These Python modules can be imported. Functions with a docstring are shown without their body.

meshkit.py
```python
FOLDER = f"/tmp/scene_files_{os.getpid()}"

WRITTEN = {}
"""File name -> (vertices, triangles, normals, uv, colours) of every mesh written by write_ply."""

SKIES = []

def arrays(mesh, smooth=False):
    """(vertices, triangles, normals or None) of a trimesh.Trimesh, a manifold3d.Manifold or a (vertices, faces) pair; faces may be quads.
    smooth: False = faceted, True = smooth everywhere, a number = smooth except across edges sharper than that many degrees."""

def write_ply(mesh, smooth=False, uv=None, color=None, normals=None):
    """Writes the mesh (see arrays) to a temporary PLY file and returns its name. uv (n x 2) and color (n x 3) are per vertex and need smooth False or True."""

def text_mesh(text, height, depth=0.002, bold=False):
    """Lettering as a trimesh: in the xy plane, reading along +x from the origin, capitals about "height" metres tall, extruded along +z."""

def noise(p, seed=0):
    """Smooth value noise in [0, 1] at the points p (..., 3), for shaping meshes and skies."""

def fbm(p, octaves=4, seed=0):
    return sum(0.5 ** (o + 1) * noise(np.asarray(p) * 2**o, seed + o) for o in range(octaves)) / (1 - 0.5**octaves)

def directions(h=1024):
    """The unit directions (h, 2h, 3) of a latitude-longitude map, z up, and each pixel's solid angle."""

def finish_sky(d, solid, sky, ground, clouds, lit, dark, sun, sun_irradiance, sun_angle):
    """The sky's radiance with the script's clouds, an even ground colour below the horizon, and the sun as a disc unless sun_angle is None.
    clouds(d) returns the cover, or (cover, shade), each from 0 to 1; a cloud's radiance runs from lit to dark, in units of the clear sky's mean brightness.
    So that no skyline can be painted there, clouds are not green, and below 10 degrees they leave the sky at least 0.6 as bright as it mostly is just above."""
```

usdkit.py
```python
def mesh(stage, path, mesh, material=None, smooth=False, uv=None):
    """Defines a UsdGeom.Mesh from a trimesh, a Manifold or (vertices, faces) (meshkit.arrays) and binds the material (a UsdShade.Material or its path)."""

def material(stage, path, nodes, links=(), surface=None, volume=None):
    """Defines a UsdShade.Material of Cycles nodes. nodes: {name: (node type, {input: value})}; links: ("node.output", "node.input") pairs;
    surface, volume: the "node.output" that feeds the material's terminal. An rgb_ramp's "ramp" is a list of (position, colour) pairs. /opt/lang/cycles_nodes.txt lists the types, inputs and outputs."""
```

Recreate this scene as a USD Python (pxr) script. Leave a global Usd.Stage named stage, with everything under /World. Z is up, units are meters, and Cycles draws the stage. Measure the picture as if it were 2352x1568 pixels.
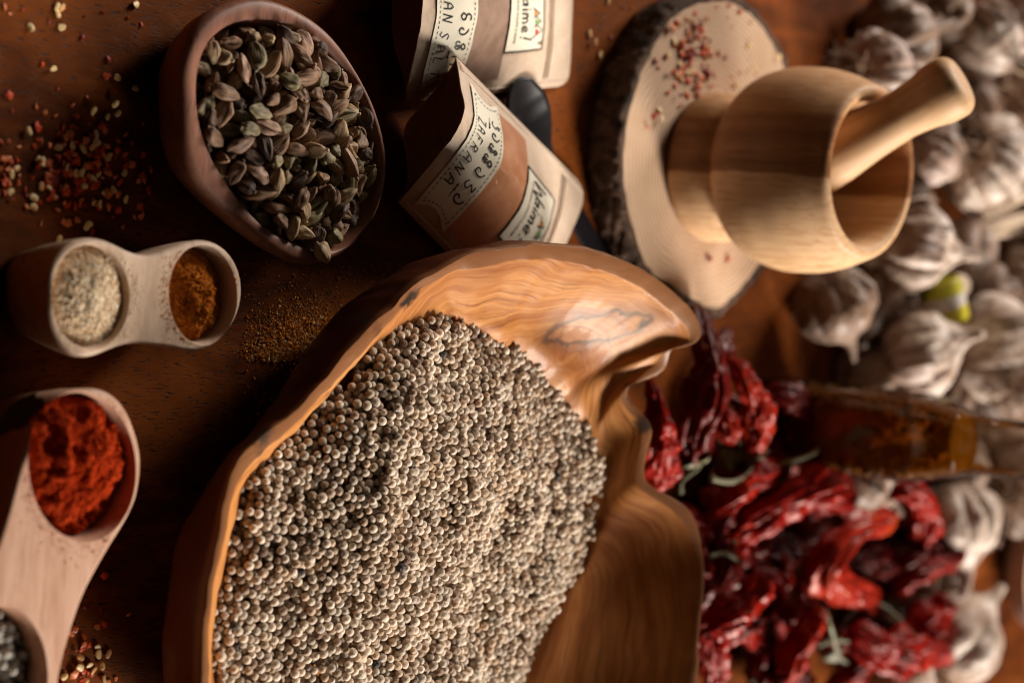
import math, random
import numpy as np, trimesh, manifold3d
import usdkit, meshkit
from meshkit import noise, fbm
from pxr import Usd, UsdGeom, UsdLux, UsdShade, Gf, Sdf, Vt
from shapely.geometry import Polygon, LineString, Point, box as sbox
from shapely.ops import unary_union
from shapely import affinity
from scipy.interpolate import RectBivariateSpline, RBFInterpolator, splprep, splev, CubicSpline
from scipy.spatial import cKDTree

random.seed(7); RNG = np.random.default_rng(7)
stage = Usd.Stage.CreateInMemory()
UsdGeom.SetStageUpAxis(stage, 'Z'); UsdGeom.SetStageMetersPerUnit(stage, 1.0)
UsdGeom.Xform.Define(stage, '/World')

# ------------------------------------------------------------------ camera
# The photographer stands at -y and looks down at the table; the camera is turned a quarter turn,
# so the far side of the table lies to the right of the picture.
PITCH, DIST, FOCAL, APER, ROLL = math.radians(40.0), 0.95, 72.2, 36.0, 0.105
FWD = np.array([0, math.cos(PITCH), -math.sin(PITCH)])
UPV = np.array([0, math.sin(PITCH), math.cos(PITCH)])
PICX = UPV * math.cos(ROLL) - np.array([math.sin(ROLL), 0, 0])      # to the right in the picture
PICY = UPV * math.sin(ROLL) + np.array([math.cos(ROLL), 0, 0])      # downwards in the picture
CAM = -FWD * DIST
cam = UsdGeom.Camera.Define(stage, '/World/camera')
M = np.eye(4); M[:3, 0] = PICX; M[:3, 1] = -PICY; M[:3, 2] = -FWD; M[:3, 3] = CAM
UsdGeom.Xformable(cam).AddTransformOp().Set(Gf.Matrix4d(M.T.tolist()))
cam.CreateFocalLengthAttr(FOCAL); cam.CreateHorizontalApertureAttr(APER); cam.CreateVerticalApertureAttr(APER * 682 / 1024)
cam.CreateClippingRangeAttr((0.05, 50.0))
cam.CreateExposureAttr(0.0)

def at(px, py, z=0.0):
    """The point at height z (metres) seen at the pixel (px, py) of a 2352 x 1568 copy of the photograph."""
    k = APER / FOCAL / 2352
    d = FWD + PICX * (px - 1176) * k + PICY * (py - 784) * k
    return CAM + d * (z - CAM[2]) / d[2]

cam.CreateFStopAttr(6.0); cam.CreateFocusDistanceAttr(float((at(960, 800, 0.055) - CAM) @ FWD))   # focused on the peppercorns

def proj(p):
    q = np.asarray(p, float) - CAM; dep = q @ FWD; k = APER / FOCAL / 2352
    return np.stack([1176 + (q @ PICX) / dep / k, 784 + (q @ PICY) / dep / k], -1)

# ------------------------------------------------------------------ light
def rect_light(name, direction, dist, size, target, nits, color):
    d = np.array(direction, float); d /= np.linalg.norm(d)
    pos = np.array(target) + d * dist
    x = np.cross([0, 0, 1], d); x = x / np.linalg.norm(x) if np.linalg.norm(x) > 1e-6 else np.array([1.0, 0, 0])
    y = np.cross(d, x); m = np.eye(4); m[:3, 0] = x; m[:3, 1] = y; m[:3, 2] = d; m[:3, 3] = pos
    l = UsdLux.RectLight.Define(stage, '/World/' + name)
    UsdGeom.Xformable(l).AddTransformOp().Set(Gf.Matrix4d(m.T.tolist()))
    l.CreateWidthAttr(size[0]); l.CreateHeightAttr(size[1]); l.CreateIntensityAttr(nits); l.CreateColorAttr(Gf.Vec3f(*color))
rect_light('window_light', (0.75, 0.48, 0.41), 2.1, (0.65, 0.65), (0, 0.0, 0.03), 84.0, (1.0, 0.93, 0.84))
rect_light('second_window_light', (-0.68, 0.60, 0.42), 1.9, (0.7, 0.7), (0, 0.05, 0.03), 32.0, (1.0, 0.92, 0.83))
rect_light('room_light', (-0.05, 0.1, 1.0), 1.8, (1.6, 1.6), (0, 0, 0), 0.17, (1.0, 0.84, 0.68))  # weak unseen fill lamp added overhead, stands in for ambient light

# ------------------------------------------------------------------ helpers
LOOKS = '/World/Looks'
UsdGeom.Scope.Define(stage, LOOKS)
used = {}
def uniq(parent, name):
    k = (parent, name); n = used.get(k, -1) + 1; used[k] = n
    return f'{parent}/{name}' + (f'_{n:03d}' if n else '')
def tag(prim, label=None, cat=None, group=None, kind=None):
    for k, v in (('label', label), ('category', cat), ('group', group), ('kind', kind)):
        if v: prim.SetCustomDataByKey(k, v)
def setm(prim, m):
    if m is not None: UsdGeom.Xformable(prim).AddTransformOp().Set(Gf.Matrix4d(np.asarray(m).T.tolist()))
def thing(name, label, cat, m=None, group=None):
    x = UsdGeom.Xform.Define(stage, uniq('/World', name)).GetPrim(); setm(x, m); tag(x, label, cat, group); return x
def obj(name, mesh, mat, parent=None, m=None, smooth=True, label=None, cat=None, group=None, kind=None, uv=None):
    path = uniq(str(parent.GetPath()) if parent else '/World', name)
    g = usdkit.mesh(stage, path, mesh, mat, smooth, uv); p = g.GetPrim(); setm(p, m); tag(p, label, cat, group, kind); return p
def xf(t, R=None, s=1.0):
    m = np.eye(4); m[:3, :3] = (np.eye(3) if R is None else R) * s; m[:3, 3] = t; return m
def rotx(a): c, s = math.cos(a), math.sin(a); return np.array([[1, 0, 0], [0, c, -s], [0, s, c]])
def roty(a): c, s = math.cos(a), math.sin(a); return np.array([[c, 0, s], [0, 1, 0], [-s, 0, c]])
def rotz(a): c, s = math.cos(a), math.sin(a); return np.array([[c, -s, 0], [s, c, 0], [0, 0, 1]])
def frame_z(d, spin=0.0):
    z = np.array(d, float); z /= np.linalg.norm(z)
    x = np.cross([0.31, 0.2, 0.93] if abs(z[2]) > 0.9 else [0, 0, 1.0], z); x /= np.linalg.norm(x); y = np.cross(z, x)
    return np.stack([x, y, z], 1) @ rotz(spin)
def loft(rings, cap0=True, cap1=True):
    rings = [np.asarray(r, float) for r in rings]; n = len(rings[0]); v = np.vstack(rings); f = []
    i = np.arange(n); j = (i + 1) % n
    for k in range(len(rings) - 1):
        a, b = k * n, (k + 1) * n
        f += [np.stack([a + i, a + j, b + j], 1), np.stack([a + i, b + j, b + i], 1)]
    for on, k in ((cap0, 0), (cap1, len(rings) - 1)):
        if on:
            c = len(v); v = np.vstack([v, rings[k].mean(0)]); a = k * n
            t = np.stack([a + i, a + j, np.full(n, c)], 1); f.append(t[:, ::-1] if k == 0 else t)
    return v, np.vstack(f)
def lathe(profile, n=64):
    """profile: (r, z) from the axis at the bottom outside, up, over and back to the axis."""
    a = np.arange(n) / n * 2 * math.pi
    rings = [np.stack([r * np.cos(a), r * np.sin(a), np.full(n, z)], 1) for r, z in profile]
    return loft(rings, profile[0][0] > 1e-6, profile[-1][0] > 1e-6)
def smooth_profile(pts, n=60):
    p = np.array(pts, float); t = np.r_[0, np.cumsum(np.linalg.norm(np.diff(p, axis=0), axis=1))]
    from scipy.interpolate import PchipInterpolator
    u = np.linspace(0, t[-1], n); return np.stack([PchipInterpolator(t, p[:, k])(u) for k in range(2)], 1)
def tube(pts, r, n=8, caps=True):
    p = np.asarray(pts, float); r = np.broadcast_to(r, len(p)); t = np.gradient(p, axis=0); t /= np.linalg.norm(t, axis=1, keepdims=True)
    x = np.cross(t[0], [0.3, 0.5, 0.81]); x /= np.linalg.norm(x); rings = []; a = np.arange(n) / n * 2 * math.pi
    for k in range(len(p)):
        x = x - t[k] * (x @ t[k]); x /= np.linalg.norm(x); y = np.cross(t[k], x)
        rings.append(p[k] + r[k] * (np.cos(a)[:, None] * x + np.sin(a)[:, None] * y))
    return loft(rings, caps, caps)
def cat(ms):
    v, f, o = [], [], 0
    for a, b in ms:
        b = np.asarray(b); v.append(np.asarray(a)); f.append(b + o); o += len(a)
    return np.vstack(v), np.vstack(f)
def closed_spline(P, n):
    P = np.asarray(P, float); Q = np.vstack([P, P[:1]])
    t = np.r_[0, np.cumsum(np.linalg.norm(np.diff(Q[:, :2], axis=0), axis=1) ** 0.6)]
    return CubicSpline(t, Q, bc_type='periodic')(np.linspace(0, t[-1], n, endpoint=False))
def spline(P, n):
    P = np.asarray(P, float); t = np.r_[0, np.cumsum(np.linalg.norm(np.diff(P, axis=0), axis=1))]
    return CubicSpline(t, P)(np.linspace(0, t[-1], n))
def offset_in(R, d):
    """Moves each vertex of a closed ring inward (d > 0) in the xy plane."""
    t = np.roll(R, -1, 0) - np.roll(R, 1, 0); nrm = np.stack([-t[:, 1], t[:, 0]], 1); nrm /= np.linalg.norm(nrm, axis=1, keepdims=True)
    area = 0.5 * np.sum(R[:, 0] * np.roll(R[:, 1], -1) - np.roll(R[:, 0], -1) * R[:, 1])
    S = R.copy(); S[:, :2] += nrm * (d if area > 0 else -d); return S

# ------------------------------------------------------------------ materials
def mat(name, nodes, links, surface='p.BSDF'):
    return usdkit.material(stage, f'{LOOKS}/{name}', nodes, links, surface=surface)
def plain(name, color, rough=0.5, **kw):
    return mat(name, {'p': ('principled_bsdf', {'base_color': color, 'roughness': rough, **kw})}, [])
def grainy(name, ramp, scale=(1, 1, 1), rot=(0, 0, 0), nscale=40, detail=6, distortion=0.6, rough=0.5, bump=0.15, bdist=0.0006, fine=None, mottled=None, obj_space=False, spot=None, vary=0, **kw):
    """A noise stretched along one direction drives the colour; fine: (scale3, nscale, colour, low, high) second darker grain; mottled: (nscale, colour, amount)."""
    N = {'p': ('principled_bsdf', {'roughness': rough, **kw}), 'map': ('mapping', {'scale': scale, 'rotation': rot}),
         'n': ('noise_texture', {'scale': nscale, 'detail': detail, 'roughness': 0.6, 'distortion': distortion}), 'r': ('rgb_ramp', {'ramp': ramp}),
         'b': ('bump', {'strength': bump, 'distance': bdist})}
    if obj_space: N['g'] = ('texture_coordinate', {}); src = 'g.object'
    else: N['g'] = ('geometry', {}); src = 'g.position'
    L = [(src, 'map.vector'), ('map.vector', 'n.vector'), ('n.fac', 'r.fac'), ('n.fac', 'b.height'), ('b.normal', 'p.normal')]
    col = 'r.color'
    if mottled:
        N['mn'] = ('noise_texture', {'scale': mottled[0], 'detail': 4, 'roughness': 0.6, 'distortion': 0.4}); N['mm'] = ('map_range', {'from_min': 0.42, 'from_max': 0.62, 'to_max': mottled[2], 'clamp': True})
        N['mc'] = ('mix_color', {'b': mottled[1]}); L += [(src, 'mn.vector'), ('mn.fac', 'mm.value'), ('mm.result', 'mc.fac'), (col, 'mc.a')]; col = 'mc.result'
    if fine:
        N['fmap'] = ('mapping', {'scale': fine[0], 'rotation': rot}); N['fn'] = ('noise_texture', {'scale': fine[1], 'detail': 3, 'distortion': 0.5})
        N['fm'] = ('map_range', {'from_min': fine[3], 'from_max': fine[4], 'clamp': True}); N['fc'] = ('mix_color', {'b': fine[2]})
        L += [(src, 'fmap.vector'), ('fmap.vector', 'fn.vector'), ('fn.fac', 'fm.value'), ('fm.result', 'fc.fac'), (col, 'fc.a')]; col = 'fc.result'
        N['b2'] = ('bump', {'strength': bump * 1.4, 'distance': bdist, 'invert': True}); L += [('fm.result', 'b2.height'), ('b.normal', 'b2.normal'), ('b2.normal', 'p.normal')]
    for i, (c, rad, colr, amt) in enumerate(spot or []):
        N[f's{i}n'] = ('noise_texture', {'scale': 90, 'detail': 3}); N[f's{i}a'] = ('vector_math', {'math_type': 'multiply_add', 'vector2': (rad * .9,) * 3, 'vector3': tuple(-rad * .45 for _ in range(3))})
        N[f's{i}b'] = ('vector_math', {'math_type': 'add'}); N[f's{i}d'] = ('vector_math', {'math_type': 'distance', 'vector2': tuple(map(float, c))})
        N[f's{i}m'] = ('map_range', {'from_min': rad, 'from_max': rad * 0.55, 'to_min': 0.0, 'to_max': amt, 'clamp': True}); N[f's{i}c'] = ('mix_color', {'b': colr})
        L += [('g.position', f's{i}n.vector'), (f's{i}n.color', f's{i}a.vector1'), ('g.position', f's{i}b.vector1'), (f's{i}a.vector', f's{i}b.vector2'), (f's{i}b.vector', f's{i}d.vector1'), (f's{i}d.value', f's{i}m.value'), (f's{i}m.result', f's{i}c.fac'), (col, f's{i}c.a')]; col = f's{i}c.result'
    if vary:
        N['oi'] = ('object_info', {}); N['vm'] = ('map_range', {'to_min': 1 - vary, 'to_max': 1 + vary}); N['hs'] = ('hsv', {})
        L += [('oi.random', 'vm.value'), ('vm.result', 'hs.value'), (col, 'hs.color')]; col = 'hs.color'
    L.append((col, 'p.base_color'))
    return mat(name, N, L)

# ------------------------------------------------------------------ table
M_table = grainy('table_wood', [(0.3, (0.030, 0.007, 0.002)), (0.5, (0.075, 0.0175, 0.004)), (0.7, (0.16, 0.039, 0.008))], scale=(1.0, 0.35, 1), rot=(0, 0, 0.5), nscale=55, detail=8, distortion=1.6,
                 rough=0.5, bump=0.25, bdist=0.0005, fine=((1.0, 0.16, 1), 1250, (0.030, 0.012, 0.006), 0.56, 0.68), mottled=(9, (0.22, 0.057, 0.010), 0.85), specular_ior_level=0.05, specular_tint=(1.0, 0.6, 0.35))
tb = trimesh.creation.box((2.4, 1.9, 0.04)); tb.apply_translation((0, 0.25, -0.02))
obj('table', tb, M_table, smooth=False, label='dark brown grained wooden table top that everything lies on', cat='table', kind='structure')

# ------------------------------------------------------------------ root-wood bowl with peppercorns
ST = [  # outer rim px, py, z mm | inner rim | line where the peppercorns meet the wood
 (458,1568,60, 478,1568,60, 486,1568,47), (466,1440,60, 480,1440,60, 488,1440,49), (487,1290,60, 502,1290,60, 510,1290,50), (505,1180,60, 524,1185,60, 530,1190,51),
 (530,1098,61, 550,1112,61, 556,1118,52), (568,1035,62, 600,1050,61, 604,1056,52), (637,972,62, 665,982,61, 669,988,53), (690,922,62, 735,908,61, 740,914,54),
 (760,840,63, 800,845,62, 806,852,54), (830,765,65, 862,775,64, 870,775,55), (905,695,67, 940,690,65, 925,735,55), (985,634,70, 1015,634,68, 1020,722,54),
 (1082,586,72, 1090,618,70, 1060,735,52), (1181,570,74, 1185,605,72, 1110,757,50), (1281,566,75, 1285,605,73, 1165,785,48), (1380,580,76, 1375,622,74, 1212,808,46),
 (1479,622,77, 1460,660,75, 1245,838,45), (1566,688,78, 1530,712,75, 1270,862,44), (1604,738,78, 1575,755,75, 1290,885,44), (1606,778,77, 1580,784,74, 1300,900,43),
 (1580,796,74, 1553,796,71, 1310,915,43), (1543,806,70, 1520,812,67, 1325,937,43), (1531,836,66, 1506,836,63, 1340,962,42), (1500,868,61, 1475,866,59, 1355,990,42),
 (1447,890,56, 1430,902,54, 1367,1020,42), (1452,926,55, 1432,935,53, 1375,1045,41), (1485,960,58, 1464,968,56, 1380,1070,41), (1497,1000,59, 1474,1006,57, 1384,1105,40),
 (1482,1050,57, 1460,1058,55, 1385,1140,40), (1482,1100,57, 1458,1110,55, 1380,1185,39), (1533,1137,62, 1510,1150,60, 1365,1235,38), (1583,1172,67, 1560,1190,65, 1345,1290,37),
 (1607,1240,70, 1590,1250,68, 1310,1350,36), (1612,1320,72, 1597,1325,70, 1285,1400,35), (1607,1440,73, 1592,1440,71, 1255,1470,34), (1600,1568,73, 1582,1568,71, 1218,1568,32),
 (1560,1760,72, 1540,1750,70, 1150,1700,32), (1430,1950,70, 1415,1930,68, 1100,1800,34), (1180,2080,66, 1180,2060,65, 980,1900,38), (880,2080,63, 885,2060,62, 830,1950,40),
 (620,1950,61, 635,1940,61, 650,1880,42), (490,1760,60, 510,1755,60, 520,1730,45)]
UNDER = {3: .6, 4: 1.1, 5: 1.25, 6: 1.1, 7: .8, 8: .5, 9: .25}                 # where the outside curves in more steeply
A6 = np.array([np.r_[at(a, b, c / 1e3), at(d, e, f / 1e3), at(g, h, i / 1e3), UNDER.get(k, 0)] for k, (a, b, c, d, e, f, g, h, i) in enumerate(ST)])
NB = 420
B9 = np.roll(closed_spline(A6, NB), 28, 0); RO, RI, RC, GU = B9[:, :3], B9[:, 3:6], B9[:, 6:9], np.clip(B9[:, 9:10], 0, 2)
CTR = RC.mean(0)
def towards(R, k, z):
    S = R.copy(); S[:, :2] = CTR[:2] + (R[:, :2] - CTR[:2]) * k; S[:, 2] = z; return S
out_n = offset_in(RO, -1.0) - RO                                   # outward unit vector per station
BASEZ = RO[:, 2]
rings = [towards(RO, 0.56, 0.0), towards(RO, 0.66, 0.0015), towards(RO, 0.80, 0.010), towards(RO, 0.92, 0.0), towards(RO, 0.98, 0.0)]
rings[3][:, 2] = BASEZ * 0.42; rings[4][:, 2] = BASEZ * 0.62
for k_, d_ in ((0, .010), (1, .011), (2, .0125), (3, .0115), (4, .0075)): rings[k_] = rings[k_] - np.c_[out_n[:, :2], np.zeros(NB)] * GU * d_
r5 = RO + out_n * (0.0012 - 0.0042 * GU); r5[:, 2] = BASEZ * 0.82
r6 = RO + out_n * (0.0008 - 0.0012 * GU); r6[:, 2] = BASEZ - 0.0022
top_o = RO.copy(); top_a = 0.92 * RO + 0.08 * RI + [0, 0, 0.0004]; top_m = 0.5 * (RO + RI) + [0, 0, 0.0006]; top_b = 0.07 * RO + 0.93 * RI + [0, 0, 0.0003]
rings += [r5, r6, top_o, top_a, top_m, top_b, RI]
for k in (0.025, 0.07, 0.2, 0.4, 0.6, 0.8, 1.0):
    q = RI * (1 - k) + RC * k; far = np.clip((np.linalg.norm(RI - RC, axis=1) - 0.012) / 0.06, 0, 1)
    q[:, 2] -= far * 0.012 * math.sin(k * math.pi); q -= np.c_[out_n[:, :2], np.zeros(NB)] * (0.0008 * (k > 0.1)); rings.append(q)
for k, dz in ((0.88, 0.010), (0.7, 0.018), (0.4, 0.022)):
    q = towards(RC, k, 0.0); q[:, 2] = np.maximum(RC[:, 2] - dz - 0.004, 0.012); rings.append(q)
vb, fb = loft(rings)
nn = ((fbm(vb * 38, 3, 5) - 0.5)[:, None] * 0.0042 + (fbm(vb * 150, 3, 6) - 0.5)[:, None] * 0.0013) * np.clip(vb[:, 2:3] / 0.03, 0, 1)
vb = vb + nn * np.array([1, 1, 0.4])
knots_crevices = [(at(940, 690, 0.065), 0.007, (0.014, 0.009, 0.007), 0.97), (at(835, 745, 0.060), 0.007, (0.03, 0.016, 0.012), 0.9), (at(1455, 905, 0.055), 0.006, (0.02, 0.014, 0.011), 0.95), (at(1480, 965, 0.057), 0.007, (0.03, 0.020, 0.016), 0.9),
         (at(600, 1000, 0.061), 0.007, (0.04, 0.026, 0.020), 0.9), (at(715, 890, 0.05), 0.011, (0.02, 0.010, 0.007), 0.8), (at(1480, 742, 0.066), 0.004, (0.03, 0.016, 0.012), 0.85), (at(1285, 772, 0.055), 0.0045, (0.03, 0.016, 0.012), 0.85)]  # the two beside the notch paint in its dark crevices
NR = len(rings); RG = vb[:NR * NB].reshape(NR, NB, 3)
UB = np.tile(np.arange(NB) / NB, (NR, 1)); VB = np.vstack([np.zeros((1, NB)), np.cumsum(np.linalg.norm(np.diff(RG, axis=0), axis=2), axis=0)])
VB = VB - VB[11:12]; wr_ = -VB[7:8]; VB = np.where(VB < 0, np.where(VB > -wr_, VB / wr_ * 0.005, VB + wr_ - 0.005), VB)                                                  # 0 on the inner edge of the rim
uvb = np.vstack([np.c_[UB.ravel(), VB.ravel()], [[0, VB[0].mean()], [0, VB[-1].mean()]]])
def root_wood():
    N = {'uv': ('texture_coordinate', {}), 'g': ('geometry', {}), 'p': ('principled_bsdf', {'roughness': 0.42, 'specular_ior_level': 0.11, 'specular_tint': (1.0, 0.8, 0.62), 'coat_weight': 0.04, 'coat_roughness': 0.1})}
    L = []
    # the grain follows the rim, bent by slow noise
    N['wn'] = ('noise_texture', {'scale': 10.0, 'detail': 3, 'roughness': 0.55}); L.append(('g.position', 'wn.vector'))
    N['wk'] = ('vector_math', {'math_type': 'multiply_add', 'vector2': (0.0, 0.036, 0.0), 'vector3': (0.0, -0.018, 0.0)}); L.append(('wn.color', 'wk.vector1'))
    N['wa'] = ('vector_math', {'math_type': 'add'}); L += [('uv.UV', 'wa.vector1'), ('wk.vector', 'wa.vector2')]
    prev = 'wa.vector'
    # big knot: distance in a stretched frame
    kc, ka, kb = at(1385, 757, 0.060), at(1285, 772, 0.055), at(1485, 738, 0.066); ang = math.atan2(kb[1] - ka[1], kb[0] - ka[0]); half = np.linalg.norm((kb - ka)[:2]) / 2
    N['ks'] = ('vector_math', {'math_type': 'subtract', 'vector2': tuple(map(float, kc))}); L.append(('g.position', 'ks.vector1'))
    N['km'] = ('mapping', {'mapping_type': 'texture', 'rotation': (0.0, 0.0, ang), 'scale': (float(half), 0.0075, 0.030)}); L.append(('ks.vector', 'km.vector'))
    N['kn'] = ('noise_texture', {'scale': 75, 'detail': 4}); N['kk'] = ('vector_math', {'math_type': 'multiply_add', 'vector2': (1.1, 1.1, 0.3), 'vector3': (-0.55, -0.55, -0.15)}); N['kd'] = ('vector_math', {'math_type': 'add'}); N['kl'] = ('vector_math', {'math_type': 'length'})
    L += [('g.position', 'kn.vector'), ('kn.color', 'kk.vector1'), ('km.vector', 'kd.vector1'), ('kk.vector', 'kd.vector2'), ('kd.vector', 'kl.vector1')]
    N['kw'] = ('map_range', {'from_min': 3.2, 'from_max': 0.6, 'to_min': 0.0, 'to_max': 0.020, 'clamp': True}); N['kx'] = ('combine_xyz', {}); N['ky'] = ('vector_math', {'math_type': 'add'})
    L += [('kl.value', 'kw.value'), ('kw.result', 'kx.y'), (prev, 'ky.vector1'), ('kx.vector', 'ky.vector2')]; prev = 'ky.vector'
    for nm, sc3, ns, dt in (('a', (6.0, 90.0, 1.0), 1.0, 5), ('b', (14.0, 560.0, 1.0), 1.0, 5), ('c', (5.0, 26.0, 1.0), 1.0, 5)):
        N['m' + nm] = ('mapping', {'scale': sc3}); N['n' + nm] = ('noise_texture', {'scale': ns, 'detail': dt, 'roughness': 0.6, 'distortion': 0.35 if nm != 'b' else 0.1}); L += [(prev, f'm{nm}.vector'), (f'm{nm}.vector', f'n{nm}.vector')]
    N['ra'] = ('rgb_ramp', {'ramp': [(0.28, (0.22, 0.064, 0.015)), (0.42, (0.36, 0.135, 0.035)), (0.50, (0.46, 0.200, 0.062)), (0.57, (0.35, 0.128, 0.034)), (0.64, (0.48, 0.220, 0.074)), (0.78, (0.24, 0.074, 0.018))]}); L.append(('na.fac', 'ra.fac'))
    N['rb'] = ('map_range', {'from_min': 0.555, 'from_max': 0.66, 'to_max': 0.7, 'clamp': True}); N['cb'] = ('mix_color', {'b': (0.13, 0.038, 0.012)}); L += [('nb.fac', 'rb.value'), ('rb.result', 'cb.fac'), ('ra.color', 'cb.a')]
    N['rc'] = ('map_range', {'from_min': 0.48, 'from_max': 0.66, 'to_max': 0.8, 'clamp': True}); N['cc'] = ('mix_color', {'b': (0.20, 0.056, 0.015)}); L += [('nc.fac', 'rc.value'), ('rc.result', 'cc.fac'), ('cb.result', 'cc.a')]; col = 'cc.result'
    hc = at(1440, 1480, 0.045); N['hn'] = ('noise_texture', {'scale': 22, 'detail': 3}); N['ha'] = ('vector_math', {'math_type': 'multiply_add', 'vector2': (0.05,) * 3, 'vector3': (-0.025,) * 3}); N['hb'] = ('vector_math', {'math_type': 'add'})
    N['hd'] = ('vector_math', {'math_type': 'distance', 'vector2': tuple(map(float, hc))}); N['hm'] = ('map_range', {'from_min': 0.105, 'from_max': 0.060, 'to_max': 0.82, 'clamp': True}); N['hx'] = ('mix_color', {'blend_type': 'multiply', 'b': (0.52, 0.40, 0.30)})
    L += [('g.position', 'hn.vector'), ('hn.color', 'ha.vector1'), ('g.position', 'hb.vector1'), ('ha.vector', 'hb.vector2'), ('hb.vector', 'hd.vector1'), ('hd.value', 'hm.value'), ('hm.result', 'hx.fac'), (col, 'hx.a')]; col = 'hx.result'     # redder wood tone, with the shade of the basin painted into it
    # rim band is browner, the outside darker red
    N['sv'] = ('separate_xyz', {}); N['rim'] = ('map_range', {'from_min': -0.0003, 'from_max': -0.0008, 'to_max': 0.84, 'clamp': True}); N['cr'] = ('mix_color', {'b': (0.165, 0.066, 0.028)}); N['out'] = ('map_range', {'from_min': -0.0062, 'from_max': -0.009, 'to_max': 0.9, 'clamp': True}); N['co'] = ('mix_color', {'b': (0.062, 0.014, 0.005)})
    L += [('uv.UV', 'sv.vector'), ('sv.y', 'rim.value'), ('rim.result', 'cr.fac'), (col, 'cr.a'), ('sv.y', 'out.value'), ('out.result', 'co.fac'), ('cr.result', 'co.a')]; col = 'co.result'
    # the almond-shaped knot: dark outline, darker still at its ends
    N['kr'] = ('rgb_ramp', {'ramp': [(0.0, (0.08,) * 3), (0.25, (0.12,) * 3), (0.285, (0.85,) * 3), (0.31, (0.8,) * 3), (0.35, (0.30,) * 3), (0.52, (0.0,) * 3)]}); N['k3'] = ('math', {'math_type': 'multiply', 'value2': 0.30}); N['ck'] = ('mix_color', {'b': (0.045, 0.020, 0.012)})
    L += [('kl.value', 'k3.value1'), ('k3.value', 'kr.fac'), ('kr.color', 'ck.fac'), (col, 'ck.a')]; col = 'ck.result'
    for i, (c, rad, colr, amt) in enumerate(knots_crevices):
        N[f's{i}n'] = ('noise_texture', {'scale': 120, 'detail': 5, 'roughness': 0.65}); N[f's{i}a'] = ('vector_math', {'math_type': 'multiply_add', 'vector2': (rad * 2.4,) * 3, 'vector3': (-rad * 1.2,) * 3})
        N[f's{i}b'] = ('vector_math', {'math_type': 'add'}); N[f's{i}d'] = ('vector_math', {'math_type': 'distance', 'vector2': tuple(map(float, c))}); N[f's{i}m'] = ('map_range', {'from_min': rad, 'from_max': rad * 0.35, 'to_min': 0.0, 'to_max': amt, 'clamp': True}); N[f's{i}c'] = ('mix_color', {'b': colr})
        L += [('g.position', f's{i}n.vector'), (f's{i}n.color', f's{i}a.vector1'), ('g.position', f's{i}b.vector1'), (f's{i}a.vector', f's{i}b.vector2'), (f's{i}b.vector', f's{i}d.vector1'), (f's{i}d.value', f's{i}m.value'), (f's{i}m.result', f's{i}c.fac'), (col, f's{i}c.a')]; col = f's{i}c.result'
    N['bu'] = ('bump', {'strength': 0.10, 'distance': 0.0005}); L += [('nb.fac', 'bu.height'), ('bu.normal', 'p.normal'), (col, 'p.base_color')]
    return mat('root_wood', N, L)
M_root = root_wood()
bowl = thing('root_wood_bowl', 'large varnished root-wood bowl with wavy notched rim, filled with peppercorns', 'bowl')
obj('bowl_body', (vb, fb), M_root, bowl, uv=uvb)

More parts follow.
